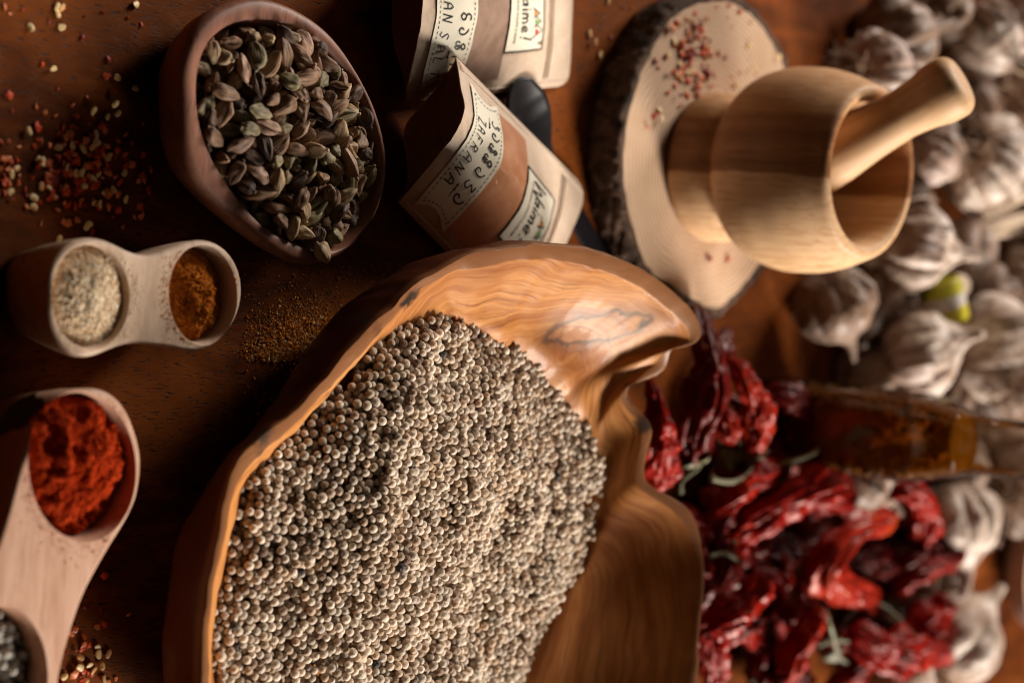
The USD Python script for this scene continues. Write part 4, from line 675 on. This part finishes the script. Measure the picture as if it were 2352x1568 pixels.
# picture directions: far (+y) is right, +x is down
gl = [(2012,172,0.030,0.0235,(-0.15,0.75,0.25),3,'pinkish garlic bulb behind the mortar with its root tuft pointing to the log slice',1,True,0.4,0.86),
 (2258,95,0.036,0.0240,(0.5,0.15,0.8),4,'papery peeling garlic bulb above the pestle knob',0,False,1.0,0.9),
 (2345,40,0.040,0.0240,(0.1,0.8,0.5),5,'garlic bulb cut by the upper right corner of the picture',1,False,0.5,0.86),
 (2262,372,0.040,0.0285,(0.25,0.78,0.05),6,'big white garlic bulb showing its brown root tuft next to the mortar mouth',0,True,0.6,0.86),
 (2140,352,0.026,0.0200,(0.4,0.7,0.3),7,'small garlic bulb squeezed between the mortar rim and the big white bulb',1,False,0.4,0.9),
 (2098,565,0.036,0.0265,(0.05,0.6,0.62),8,'white garlic bulb below the mortar mouth with roots turned to the mortar',0,True,0.45,0.86),
 (2220,572,0.030,0.0185,(0.95,-0.2,0.1),9,'smooth shaded garlic bulb hanging above the yellow-green band',1,False,0.9,1.0),
 (2112,802,0.036,0.0270,(-0.30,0.25,0.75),10,'plump garlic bulb just below the yellow-green band',0,True,0.35,0.86),
 (2290,800,0.044,0.0320,(-0.2,0.55,0.6),11,'largest white garlic bulb beside the bottle at the right of the picture',0,False,0.35,0.9),
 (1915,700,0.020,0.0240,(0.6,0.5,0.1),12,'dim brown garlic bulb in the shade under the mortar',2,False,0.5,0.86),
 (2192,1200,0.038,0.0285,(0.9,0.1,0.3),13,'ribbed white garlic bulb behind the arched chilli',0,False,0.5,0.86),
 (2195,1462,0.036,0.0305,(-0.7,0.5,0.35),14,'white garlic bulb with bristly roots at the lower right of the picture',0,True,0.4,0.86),
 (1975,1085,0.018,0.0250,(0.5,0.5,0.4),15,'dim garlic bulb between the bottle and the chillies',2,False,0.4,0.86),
 (2335,1135,0.042,0.0260,(0.2,0.9,-0.1),16,'brown garlic bulb with matted roots facing the camera beside the ribbed bulb',2,True,0.4,0.86),
 (2335,880,0.058,0.0200,(0.1,0.9,0.1),17,'brownish garlic bulb with roots above the bottle neck',2,True,0.4,0.86),
 (2345,235,0.030,0.0240,(0.3,0.8,0.3),18,'blurred brown garlic bulb at the right edge below the papery bulb',2,True,0.4,0.86),
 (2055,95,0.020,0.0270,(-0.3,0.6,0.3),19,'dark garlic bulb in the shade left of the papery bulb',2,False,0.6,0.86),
 (2335,640,0.026,0.0240,(0.3,0.6,0.3),20,'dark garlic bulb at the right edge below the dry stalks',2,False,0.4,0.86),
 (2050,1570,0.030,0.0270,(0.4,0.4,0.5),21,'garlic bulb cut by the lower edge under the thick chilli',0,False,0.4,0.86),
 (2045,915,0.020,0.0240,(-0.3,0.7,0.2),22,'dim garlic bulb lying behind the bottle body above its shoulder',2,False,0.3,0.86),
 (2190,1075,0.022,0.0230,(0.2,0.9,0.2),23,'dark garlic bulb under the lower side of the bottle shoulder',2,False,0.3,0.86),
 (2290,690,0.020,0.0230,(-0.4,0.7,0.2),24,'dark garlic bulb in the gap right of the yellow-green band',2,False,0.3,0.86),
 (2290,250,0.016,0.0240,(-0.6,0.5,0.2),25,'dark garlic bulb in the gap between the pestle knob and the right edge',2,False,0.3,0.86),
 (2150,30,0.016,0.0240,(-0.6,0.5,0.2),26,'shaded garlic bulb at the upper edge left of the papery bulb',2,False,0.3,0.86),
 (2330,1040,0.036,0.0260,(-0.2,0.7,0.3),27,'brownish garlic bulb just under the bottle neck at the right edge',1,False,0.3,0.86)]
UND = ['left of the yellow-green band', 'left of the plump bulb and above the bottle', 'under the bottle shoulder and the plump bulb', 'under the bottle neck', 'under the lower edge of the bottle', 'above the dry stalks at the right edge', 'right of the big white bulb', 'behind the mortar body under the pinkish bulb',
       'below the papery bulb beside the pestle knob', 'right of the mortar mouth', 'below the dry stalks at the right edge', 'between the plump bulb and the largest bulb', 'left of the oil dish under the straight red chilli', 'under the hook-shaped chilli and the bright straight one', 'under the bristly bulb and the leaning chilli', 'under the thick crumpled chilli', 'below the band and left of the largest bulb']
r = np.random.default_rng(77)
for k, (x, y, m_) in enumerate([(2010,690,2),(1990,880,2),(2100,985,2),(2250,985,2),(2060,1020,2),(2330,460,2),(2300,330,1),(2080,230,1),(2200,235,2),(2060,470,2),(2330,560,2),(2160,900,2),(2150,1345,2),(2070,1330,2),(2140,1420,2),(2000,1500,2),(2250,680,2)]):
    gl.append((x, y, r.uniform(0.010, 0.018), r.uniform(0.021, 0.025), r.normal(0, 1, 3) * [1, 1, 0.4], 100 + k, f"{'brownish' if m_ == 2 else 'pinkish'} garlic bulb half hidden " + UND[k], m_, k % 2 == 0, 0.35, 0.86))  # bulbs added to fill the gaps; the darkened skin paints in their shade
# unseen bulbs added beyond the right edge to cast shadow over the table
for k in range(9):
    y = -60 + k * 150; gl.append((2470 + (k % 3) * 26, y, 0.038, 0.027, r.normal(0, 1, 3), 140 + k, 'unseen garlic bulb added beyond the right edge to cast shadow', 1, False, 0.35, 0.86, 'unseen garlic bulbs added beyond the right edge'))
for a in gl: garlic(a[0], a[1], a[2], a[3], a[4], a[5], a[6], a[7], a[8], a[9], a[10], spin=a[5] * 1.3, group=a[11] if len(a) > 11 else None)
# yellow-green band that ties the garlic string, and dry stalks
M_band = mat('band_tape', {'g': ('texture_coordinate', {}), 'w': ('separate_xyz', {}), 'm': ('map_range', {'from_min': -0.010, 'from_max': 0.010}), 'r': ('rgb_ramp', {'ramp': [(0, (0.36, 0.32, 0.02)), (0.33, (0.36, 0.32, 0.02)), (0.38, (0.48, 0.42, 0.38)), (0.6, (0.48, 0.42, 0.38)), (0.65, (0.42, 0.33, 0.02)), (1, (0.36, 0.32, 0.02))]}), 'p': ('principled_bsdf', {'roughness': 0.35})},
             [('g.object', 'w.vector'), ('w.z', 'm.value'), ('m.result', 'r.fac'), ('r.color', 'p.base_color')])
obj('tape_band', lathe([(0.0092, -0.0095), (0.0102, -0.0088), (0.0106, 0), (0.0102, 0.0088), (0.0092, 0.0095), (0.0086, 0.009), (0.0086, -0.009), (0.0092, -0.0095)][::-1][::-1], 40), M_band, m=xf(at(2163, 692, 0.042), frame_z((0.85, 0.35, 0.15)), 1.3), label='yellow-green tape band tying the garlic string between three bulbs', cat='tape band')
sp = spline(np.array([at(2200, 655, 0.034), at(2163, 692, 0.040), at(2130, 735, 0.040)]), 12)
obj('garlic_string', tube(sp, 0.0078, 14), M_stalk, label='bundled dry garlic stems running through the yellow-green tape band', cat='garlic stems')
for i, (a, b, c, d) in enumerate([(2240, 500, 2420, 425), (2250, 520, 2430, 478), (2255, 535, 2440, 532), (2265, 505, 2440, 452)]):
    P = spline(np.array([at(a, b, 0.030 - 0.003 * i), at((a + c) / 2, (b + d) / 2 + (6 if i % 2 else -5), 0.036 - 0.004 * i), at(c, d, 0.03 - 0.004 * i)]), 20)
    obj('dry_stalk', tube(P, np.linspace(0.0045, 0.0032, 20), 10), M_stalk, label='dry brown garlic stalk in the fan right of the big white bulb', cat='dry stalk', group='dry stalks right of the big white garlic bulb')

# ------------------------------------------------------------------ dried chillies
def chilli_mat(name, a, b, c):
    return grainy(name, [(0.3, a), (0.55, b), (0.76, c)], nscale=38, detail=5, distortion=0.8, rough=0.36, bump=0.45, bdist=0.0009, fine=None, specular_ior_level=0.15, specular_tint=(1.0, 0.7, 0.6))
M_chi = [chilli_mat('chilli_red', (0.085, 0.002, 0.001), (0.225, 0.0045, 0.0015), (0.36, 0.018, 0.003)), chilli_mat('chilli_dark', (0.04, 0.002, 0.0015), (0.085, 0.003, 0.002), (0.14, 0.005, 0.003)), chilli_mat('chilli_orange', (0.12, 0.003, 0.0015), (0.27, 0.012, 0.003), (0.43, 0.075, 0.010))]
M_calyx = grainy('chilli_stem', [(0.3, (0.065, 0.058, 0.020)), (0.7, (0.15, 0.125, 0.05))], nscale=90, rough=0.6, bump=0.2)
def chilli(label, pts, wid, seed, m=0, stem=None, calyx=True):
    wid *= 1.32
    P = spline(np.array([at(x, y, z / 1e3) for x, y, z in pts]), 80); r0 = np.random.default_rng(seed); t = np.linspace(0, 1, 80)
    rad = wid / 2e3 * np.clip(np.interp(t, [0, 0.03, 0.10, 0.35, 0.7, 0.92, 1], [0.35, 0.72, 0.95, 1.05, 0.85, 0.5, 0.10]) + 0.10 * np.sin(t * 13 + seed), 0.08, 2)
    n = 56; T = tube(P, rad, n); V = T[0]; C = np.r_[np.repeat(P, n, 0), P[:1], P[-1:]]; d = V - C; a = np.tile(np.arange(n) / n * 2 * math.pi, 80); a = np.r_[a, 0, 0]; tt = np.r_[np.repeat(t, n), 0, 1]
    q = np.c_[np.cos(a) * 1.5, np.sin(a) * 1.5, tt * np.linalg.norm(np.diff(P, axis=0), axis=1).sum() / (wid / 1e3) * 1.3]
    fl = 1.12 / np.sqrt(np.cos(a + 1.7 * tt + seed) ** 2 + (np.sin(a + 1.7 * tt + seed) / 0.78) ** 2) - 0.08
    wr = 0.08 - 0.30 * (1 - np.abs(noise(q * [2.6, 2.6, 0.9] + 2 * seed, seed + 3) - 0.5) * 2) ** 5 + 0.10 + (np.abs(noise(q * [1.6, 1.6, 0.8] + seed, seed) - 0.5) * 2) * 0.52 + (fbm(q * [1.2, 1.2, 2.6] + 5, 4, seed) - 0.5) * 0.52 + 0.12 * np.cos(2 * a + 3 * tt + seed)
    V2 = C + d * ((0.74 + wr) * fl)[:, None]; V2[:, 2] = np.maximum(V2[:, 2], 0.0008); c = thing('dried_chilli', label, 'dried chilli', group=(label.split(' dried')[0] + ' chillies at the bottom of the heap') if 'at the bottom of the heap' in label else None); obj('pod', (V2, T[1]), M_chi[m], c)
    if stem is not None or calyx:
        t0 = P[0] - P[3]; t0 /= np.linalg.norm(t0)
        if stem is not None: S = spline(np.array([P[0] + t0 * -0.001] + [at(x, y, z / 1e3) for x, y, z in stem]), 20)
        else: S = spline(np.array([P[0] - t0 * 0.001, P[0] + t0 * 0.005, P[0] + t0 * 0.010 + [0, 0.001, 0.002]]), 12)
        obj('stem', tube(S, np.linspace(0.0016, 0.0011, len(S)) * np.r_[np.ones(len(S) - 2), 1.2, 1.5], 9), M_calyx, c)
        w = wid / 2e3; K = 44; k = np.arange(K) / K * 2 * math.pi; Fz = frame_z(-t0); rg = [np.c_[q_ * w * (1 + e * np.cos(5 * k)) * np.cos(k), q_ * w * (1 + e * np.cos(5 * k)) * np.sin(k), np.full(K, z) * w + e * np.cos(5 * k) * w * 0.4] for q_, z, e in ((0.14, -0.5, 0), (0.4, -0.35, 0.02), (0.72, 0.0, 0.1), (0.92, 0.5, 0.22), (0.85, 0.45, 0.22), (0.35, 0.1, 0.0))]
        kv, kf = loft(rg); obj('calyx', (kv @ Fz.T + P[0], kf), M_calyx, c)
ch = [('chilli standing close to the notch of the root-wood bowl', [(1530,1105,22),(1512,1020,30),(1508,940,34),(1490,872,30)], 13.5, 1, 0, None, False),
 ('long thick dark chilli under the tip of the root-wood bowl rim', [(1598,1045,22),(1608,940,32),(1628,830,36),(1612,770,30),(1600,700,22)], 17, 2, 1, [(1600,1075,20),(1570,1100,18),(1565,1130,16)], True),
 ('glossy chilli with orange flank beside the thick dark one', [(1722,1045,26),(1742,960,36),(1722,890,38),(1670,820,30)], 12.5, 3, 2, [(1722,1080,30),(1690,1105,32),(1635,1098,34)], True),
 ('short orange-red chilli end tucked between two long chillies', [(1668,1010,30),(1672,975,34),(1655,930,32)], 9.5, 4, 2, None, False),
 ('dark curled chilli in front of the bottle base', [(1848,1030,26),(1850,960,34),(1812,910,34),(1745,895,24)], 11, 5, 1, [(1870,1040,34),(1855,1030,38)], False),
 ('chilli with green calyx and long stem pointing to the bottle', [(1775,1090,28),(1715,1118,30),(1660,1160,24),(1618,1200,14)], 12, 6, 0, [(1800,1065,36),(1845,1050,42),(1882,1028,46)], True),
 ('wrinkled chilli stretching across the middle with its bent tip at the dim bulb', [(1690,1238,20),(1735,1200,28),(1800,1160,38),(1880,1112,44),(1938,1118,40),(1946,1165,30)], 15.5, 7, 0, None, False),
 ('dark chilli lying below the long wrinkled one', [(1715,1262,12),(1790,1262,14),(1850,1240,16),(1900,1205,14)], 14, 8, 1, None, False),
 ('large glossy chilli bent like a hook in the middle of the heap', [(1985,1400,30),(1925,1345,40),(1898,1285,48),(1945,1230,52),(2010,1200,52),(2055,1168,44)], 15.5, 9, 2, None, False),
 ('arched dark red chilli in front of the ribbed garlic bulb', [(2110,1262,32),(2126,1205,44),(2110,1140,52),(2075,1128,50),(2035,1150,40)], 13, 10, 0, None, False),
 ('shaded chilli curving inside the hook-shaped one', [(2045,1262,26),(1995,1300,28),(1945,1300,24),(1905,1290,18)], 12, 11, 1, None, False),
 ('dull chilli lying along the top of the bright red one', [(2165,1262,42),(2110,1280,38),(2060,1300,32),(2030,1330,24)], 11.5, 12, 1, None, False),
 ('bright red straight chilli pointing at the garlic', [(2195,1285,46),(2140,1298,44),(2095,1325,40),(2060,1362,34)], 12.5, 13, 0, None, False),
 ('red chilli leaning up against the bristly garlic bulb', [(2175,1380,46),(2135,1412,42),(2080,1455,34),(2040,1480,26)], 13.5, 14, 0, None, False),
 ('thick crumpled chilli at the lower right below its stem', [(1955,1440,36),(2010,1485,44),(2075,1500,48),(2130,1498,48),(2175,1512,42)], 17, 15, 0, None, False),
 ('bright red chilli with a knobbed tip beside the bowl', [(1605,1450,26),(1650,1425,34),(1705,1390,40),(1738,1355,42),(1752,1392,38)], 15, 16, 0, None, False),
 ('red chilli running down along the bowl rim', [(1615,1440,30),(1632,1490,28),(1640,1540,24),(1630,1610,18)], 12.5, 17, 0, None, False),
 ('dark red chilli standing between two bright ones', [(1735,1425,12),(1748,1480,14),(1746,1540,14),(1740,1610,12)], 16, 18, 1, None, False),
 ('red and orange chilli with a pale stem at the lower edge', [(1884,1408,40),(1855,1445,38),(1825,1490,34),(1805,1540,28),(1790,1610,22)], 13, 19, 2, [(1895,1420,40),(1915,1470,36),(1945,1520,32)], False),
 ('small dark chilli tip in the shaded gap of the heap', [(1792,1330,10),(1785,1365,10),(1770,1395,8)], 8, 20, 1, None, False),
 ('dark upright chilli left of the hook-shaped one', [(1868,1290,18),(1880,1340,18),(1884,1400,14),(1870,1440,10)], 11, 21, 1, None, False),
 ('chilli end cut by the lower edge below the thick crumpled one', [(2000,1520,34),(1950,1548,32),(1890,1600,26)], 12, 22, 0, [(1970,1478,36),(1925,1470,34),(1880,1480,32)], False),
 ('dark red chilli behind the bowl rim near the stems', [(1690,1325,12),(1655,1318,14),(1620,1300,14),(1590,1290,10)], 13, 23, 1, [(1690,1290,22),(1675,1272,26),(1630,1280,26)], False),
 ('chilli peeping out at the lower edge between the stems', [(1760,1560,20),(1800,1575,22),(1850,1600,18)], 14, 24, 1, None, False),
 ('dark chilli deep in the heap under the crumpled ones', [(1900,1500,12),(1960,1420,12),(2000,1370,12)], 13, 25, 1, [(2040,1400,40),(2080,1440,46),(2110,1470,48)], False)]
r = np.random.default_rng(41)
for k in range(36):
    x, y = (r.uniform(1640, 2110), r.uniform(920, 1590)) if k < 26 else (r.uniform(1590, 1720), r.uniform(780, 1330))
    if x > 1900 and y < 1180: x -= 230
    a, l, z = r.uniform(0, 6.28), r.uniform(60, 105), r.uniform(8, 16); c = r.normal(0, 26, 2); m_ = 1 if r.uniform() < 0.45 else 0
    ch.append((f"{'dark' if m_ else 'deep red'} dried chilli lying at the bottom of the heap beside the bowl", [(x - l * math.cos(a), y - l * math.sin(a), z), (x + c[0], y + c[1], z + r.uniform(0, 6)), (x + l * math.cos(a), y + l * math.sin(a), z)], r.uniform(11, 14.5), 50 + k, m_, None, k % 3 == 0))
for a in ch: chilli(*a)

# ------------------------------------------------------------------ bottle of infused oil
M_pane = mat('clear_glass', {'t': ('transparent_bsdf', {'color': (0.93, 0.92, 0.88)}), 'g': ('glossy_bsdf', {'roughness': 0.04, 'color': (0.9, 0.9, 0.9)}), 'f': ('fresnel', {'IOR': 1.25}), 'm': ('mix_closure', {})}, [('f.fac', 'm.fac'), ('t.BSDF', 'm.closure1'), ('g.BSDF', 'm.closure2')], surface='m.closure')
M_oil = mat('amber_oil', {'p': ('principled_bsdf', {'base_color': (0.40, 0.125, 0.006), 'roughness': 0.1, 'transmission_weight': 0.85, 'ior': 1.36})}, [])
def rsq(h, rr, z, n=64):
    a = np.arange(n) / n * 2 * math.pi; c, s = np.cos(a), np.sin(a); e = 2 / rr
    return np.c_[h * np.sign(c) * np.abs(c) ** e, h * np.sign(s) * np.abs(s) ** e, np.full(n, z)]
bc = at(1765, 962, 0.0005)
outb = [(0.0215, 4.5, 0.0), (0.0225, 4.5, 0.002), (0.0225, 4.5, 0.090), (0.0205, 3.6, 0.104), (0.0165, 2.6, 0.120), (0.0148, 2.2, 0.130), (0.0145, 2, 0.182), (0.0158, 2, 0.184), (0.0158, 2, 0.190)]
bt = thing('oil_bottle', 'upright clear glass bottle of amber spice oil between the chillies and the garlic', 'bottle', xf(bc, rotz(0.12)))
obj('glass_body', loft([rsq(*a) for a in outb], True, False), M_pane, bt)
obj('amber_oil', loft([rsq(0.0198, 4.5, 0.0046), rsq(0.0205, 4.5, 0.006), rsq(0.0205, 4.5, 0.0888), rsq(0.0185, 3.6, 0.1028), rsq(0.0149, 2.6, 0.1175), rsq(0.0146, 2.6, 0.1182)]), M_oil, m=xf(bc, rotz(0.12)), label='dark amber oil with spice sediment inside the upright bottle', cat='oil', kind='stuff')
r = np.random.default_rng(5); nf = 2600; fx = np.c_[np.sign(r.uniform(-1, 1, (nf, 2))) * 0.0195 * r.uniform(0, 1, (nf, 2)) ** 0.6, 0.006 + 0.092 * r.uniform(0, 1, nf) ** 1.1] @ rotz(0.12).T + bc
fl = trimesh.creation.icosphere(1); FLK = [(fl.vertices * [1, 0.8, 0.25], fl.faces), (fl.vertices * [1, 0.5, 0.2], fl.faces)]
instancer('spice_sediment', FLK, [plain('sediment_dark', (0.05, 0.012, 0.004), 0.6), plain('sediment_amber', (0.20, 0.07, 0.008), 0.6)], r.integers(0, 2, nf), fx, r.uniform(0.0010, 0.0022, nf), 'flakes of spice hanging in the amber oil of the bottle', 'spice sediment', 6)
# dish of amber oil at the far edge
dc = at(2352, 1285, 0.0)
dish = thing('oil_dish', 'small pale-rimmed dish of amber oil cut by the right edge of the picture', 'dish', xf(dc))
obj('dish_body', lathe([(0.001, 0), (0.030, 0), (0.032, 0.002), (0.044, 0.012), (0.0500, 0.024), (0.0505, 0.0262), (0.0490, 0.0265), (0.0475, 0.0240), (0.0405, 0.011), (0.028, 0.0055), (0.001, 0.005)], 80), plain('dish_glaze', (0.40, 0.33, 0.29), 0.25), dish, smooth=50)
obj('dish_oil', lathe([(0.0462, 0.0210), (0.0468, 0.0214), (0.001, 0.0216)], 80), mat('dish_amber', {'p': ('principled_bsdf', {'base_color': (0.52, 0.20, 0.015), 'roughness': 0.2})}, []), m=xf(dc), label='amber oil filling the pale-rimmed dish at the right edge', cat='oil', kind='stuff')

# ------------------------------------------------------------------ chilli flakes and seeds
def flake(seed):
    r0 = np.random.default_rng(seed); n = int(r0.integers(6, 9)); a = np.sort(r0.uniform(0, 2 * math.pi, n)); q = r0.uniform(0.55, 1.0, n); asp = r0.uniform(0.45, 0.9); top = np.c_[q * np.cos(a), q * np.sin(a) * asp]; cv = r0.uniform(-0.35, 0.45)
    R = [np.c_[top * 0.5, cv * (top[:, 0] * 0.5) ** 2 + 0.02], np.c_[top, cv * top[:, 0] ** 2 + r0.normal(0, 0.07, n)]]; v, f = loft([R[1] - [0, 0, 0.12], R[1], R[0] + [0, 0, 0.05]]); v[:, 2] -= v[:, 2].min(); return v, f
def seed_mesh(seed):
    s = trimesh.creation.icosphere(2); v = s.vertices.copy(); a = np.arctan2(v[:, 1], v[:, 0]); v = v * [1, 0.78, 0.30]; v *= (1 - 0.25 * np.exp(-((a - 1.5) / 0.5) ** 2))[:, None]; v[:, 2] += 0.10 * v[:, 0] ** 2 + (np.sqrt((v[:, :2] ** 2).sum(1)) > 0.8) * 0.03; v[:, 2] -= v[:, 2].min(); return v, s.faces
FK, SK = [flake(i) for i in range(9)], [seed_mesh(i) for i in range(2)]
M_fl = [grainy('flake_red', [(0.3, (0.34, 0.020, 0.004)), (0.7, (0.60, 0.070, 0.010))], nscale=500, rough=0.5, specular_ior_level=0.2, bump=0.3, obj_space=False), grainy('flake_dark', [(0.3, (0.14, 0.007, 0.005)), (0.7, (0.28, 0.015, 0.008))], nscale=500, rough=0.5, specular_ior_level=0.2, bump=0.3), grainy('flake_orange', [(0.3, (0.50, 0.075, 0.012)), (0.7, (0.66, 0.19, 0.03))], nscale=500, rough=0.5, bump=0.3)]
M_sd = [grainy('seed_yellow', [(0.3, (0.64, 0.38, 0.13)), (0.7, (0.80, 0.58, 0.27))], nscale=500, rough=0.45, bump=0.1), grainy('seed_orange', [(0.3, (0.58, 0.26, 0.085)), (0.7, (0.72, 0.42, 0.17))], nscale=500, rough=0.45, bump=0.1)]
foot_polys = [Polygon(ro[:, :2]).buffer(-0.004), Polygon(R1[:, :2]).buffer(-0.003), Polygon(R2[:, :2]).buffer(-0.004), Polygon(towards(RO, 0.9, 0)[:, :2])]
pl_slice = Polygon(rs[:, :2]).buffer(-0.002)
nflk = {}
def drop(kind, px, py, z, where, rng, big=1.0):
    p = at(px, py, z)
    if z == 0 and any(g.contains(Point(p[:2])) for g in foot_polys): return
    if z > 0 and not pl_slice.contains(Point(p[:2])): return
    lay = int(rng.integers(0, 3)); zz = 0.0001 + (lay * 0.0007 if big > 0.99 and rng.uniform() < 0.5 else 0)
    R = rotz(rng.uniform(0, 6.28)) @ roty(rng.normal(0, 0.22)) @ rotx(rng.normal(0, 0.22)); p = p + [0, 0, zz]
    if kind == 's':
        mi = 0 if rng.uniform() < 0.7 else 1; col = ('pale yellow', 'orange')[mi]
        obj('chilli_seed', SK[int(rng.integers(0, 2))], M_sd[mi], m=xf(p, R, rng.uniform(0.0015, 0.0020)), label=f'{col} flat chilli seed {where}', cat='chilli seed', group=f'{col} chilli seeds {where}')
    else:
        mi = int(rng.choice(3, p=[.46, .18, .36])); col = ('red', 'dark red', 'orange-red')[mi]
        obj('chilli_flake', FK[int(rng.integers(0, 9))], M_fl[mi], m=xf(p, R, rng.uniform(0.0012, 0.0028) * big), label=f'{col} chilli flake {where}', cat='chilli flake', group=f'{col} chilli flakes {where}')
r = np.random.default_rng(99)
W1 = 'scattered between the oval bowl and the left edge'
for x, y in [(68,65),(137,16),(127,18),(128,31),(312,10),(263,179),(116,156),(257,235),(265,257),(208,255),(246,268),(62,303),(330,208),(137,65),(39,389),(22,400),(20,438),(88,371),(128,340),(85,371),(74,452),(76,478),(195,518),(205,518),(310,204),(24,570),(134,550),(212,310),(220,325),(190,345),(165,330),(170,395),(150,388),(182,395),(225,402),(246,362),(258,432),(280,395),(285,455),(210,415),(225,470),(110,430),(95,430),(205,340),(245,360),(215,465),(190,430),(240,445)]: drop('s', x + r.normal(0, 2), y + r.normal(0, 2), 0, W1, r)
for i in range(165): drop('f', r.normal(195, 62), r.normal(390, 62), 0, W1, r)
for i in range(50): drop('f', r.uniform(0, 340), r.uniform(0, 520), 0, W1, r, 0.75)
for i in range(12): drop('f', r.normal(8, 14), r.normal(405, 40), 0, W1, r)
for i in range(4): drop('s', r.normal(8, 8), r.normal(620, 20), 0, W1, r)
W2 = 'on the table between the long scoop and the root-wood bowl'
for x, y in [(222,1483),(224,1500),(246,1500),(178,1507),(203,1525),(230,1528),(212,1538),(236,1560),(145,1552),(186,1560),(300,1420),(318,1300),(178,1530),(195,1562)]: drop('s', x, y, 0, W2, r)
for i in range(34): drop('f', r.normal(185, 32), r.normal(1510, 50), 0, W2, r)
for x, y in [(232,1400),(290,1408),(293,1493),(265,1556),(240,1322)]: drop('f', x, y, 0, W2, r)
W3 = 'on the log slice beside the mortar'
for x, y in [(1553,58),(1573,45),(1545,96),(1600,62),(1530,126),(1560,150),(1578,170),(1565,185),(1620,130),(1690,195),(1725,155),(1718,105),(1512,255),(1512,275),(1588,165),(1552,172),(1785,130)]: drop('s', x, y, ZS, W3, r)
for i in range(75): drop('f', r.normal(1582, 27), r.normal(130, 52), ZS, W3, r, 1.25)
for i in range(26): drop('f', r.uniform(1560, 1790), r.uniform(10, 215), ZS, W3, r, 0.8)
for x, y in [(1506,262),(1500,268),(1485,290),(1625,590),(1628,598),(1670,595),(1530,130),(1505,140)]: drop('f', x, y, ZS, W3, r)
W4 = 'on the table between the flat pouch and the log slice'
for x, y in [(1352,78),(1360,97),(1376,126),(1395,4)]: drop('s', x, y, 0, W4, r)
for x, y in [(1385,42),(1402,85),(1349,88),(1430,18),(1450,20)]: drop('f', x, y, 0, W4, r, 0.7)

# ------------------------------------------------------------------ spilled spice crumbs
r = np.random.default_rng(17); P = []
while len(P) < 8000:
    if r.uniform() < 0.6: x, y = r.normal(690, 55), 795 + (lambda n: n * (52 if n < 0 else 20))(r.normal()) + (668 - 640) * 0
    else: x, y = r.uniform(560, 960), r.uniform(600, 1050)
    dens = math.exp(-max(0, (1180 - x * 0.62 - y)) / 90.0) if y < 830 else 0.10
    if r.uniform() < min(1, dens + 0.06): P.append((x, y))
P = np.array(P); w3 = np.array([at(a, b, 0) for a, b in P]); okp = ~np.array([foot_polys[0].contains(Point(a[:2])) or foot_polys[1].contains(Point(a[:2])) for a in w3]); P, w3 = P[okp], w3[okp]
dn = np.exp(-((P[:, 0] - 668) / 80) ** 2 - ((P[:, 1] - 800) / 55) ** 2); size = np.exp(r.normal(-8.35, 0.42, len(P))) * 1.0; w3[:, 2] = size * 0.5 + r.uniform(0, 0.0016, len(P)) * dn
CR_ = [(trimesh.creation.icosphere(1).vertices * (1 + 0.3 * np.random.default_rng(i).normal(size=(42, 1))) * [1, 0.75, 0.6], trimesh.creation.icosphere(1).faces) for i in range(4)]
instancer('spilled_spice', CR_, [plain('crumb_orange', (0.56, 0.20, 0.03), 0.8, specular_ior_level=0.06), plain('crumb_brown', (0.40, 0.13, 0.022), 0.8, specular_ior_level=0.06), plain('crumb_tan', (0.66, 0.38, 0.14), 0.8, specular_ior_level=0.06), plain('crumb_pale', (0.75, 0.58, 0.36), 0.8, specular_ior_level=0.06)], r.choice(4, len(P), p=[.5, .30, .14, .06]), w3, size, 'orange-brown crumbs of ground spice spilled on the table against the root-wood bowl', 'spice crumbs', 8)
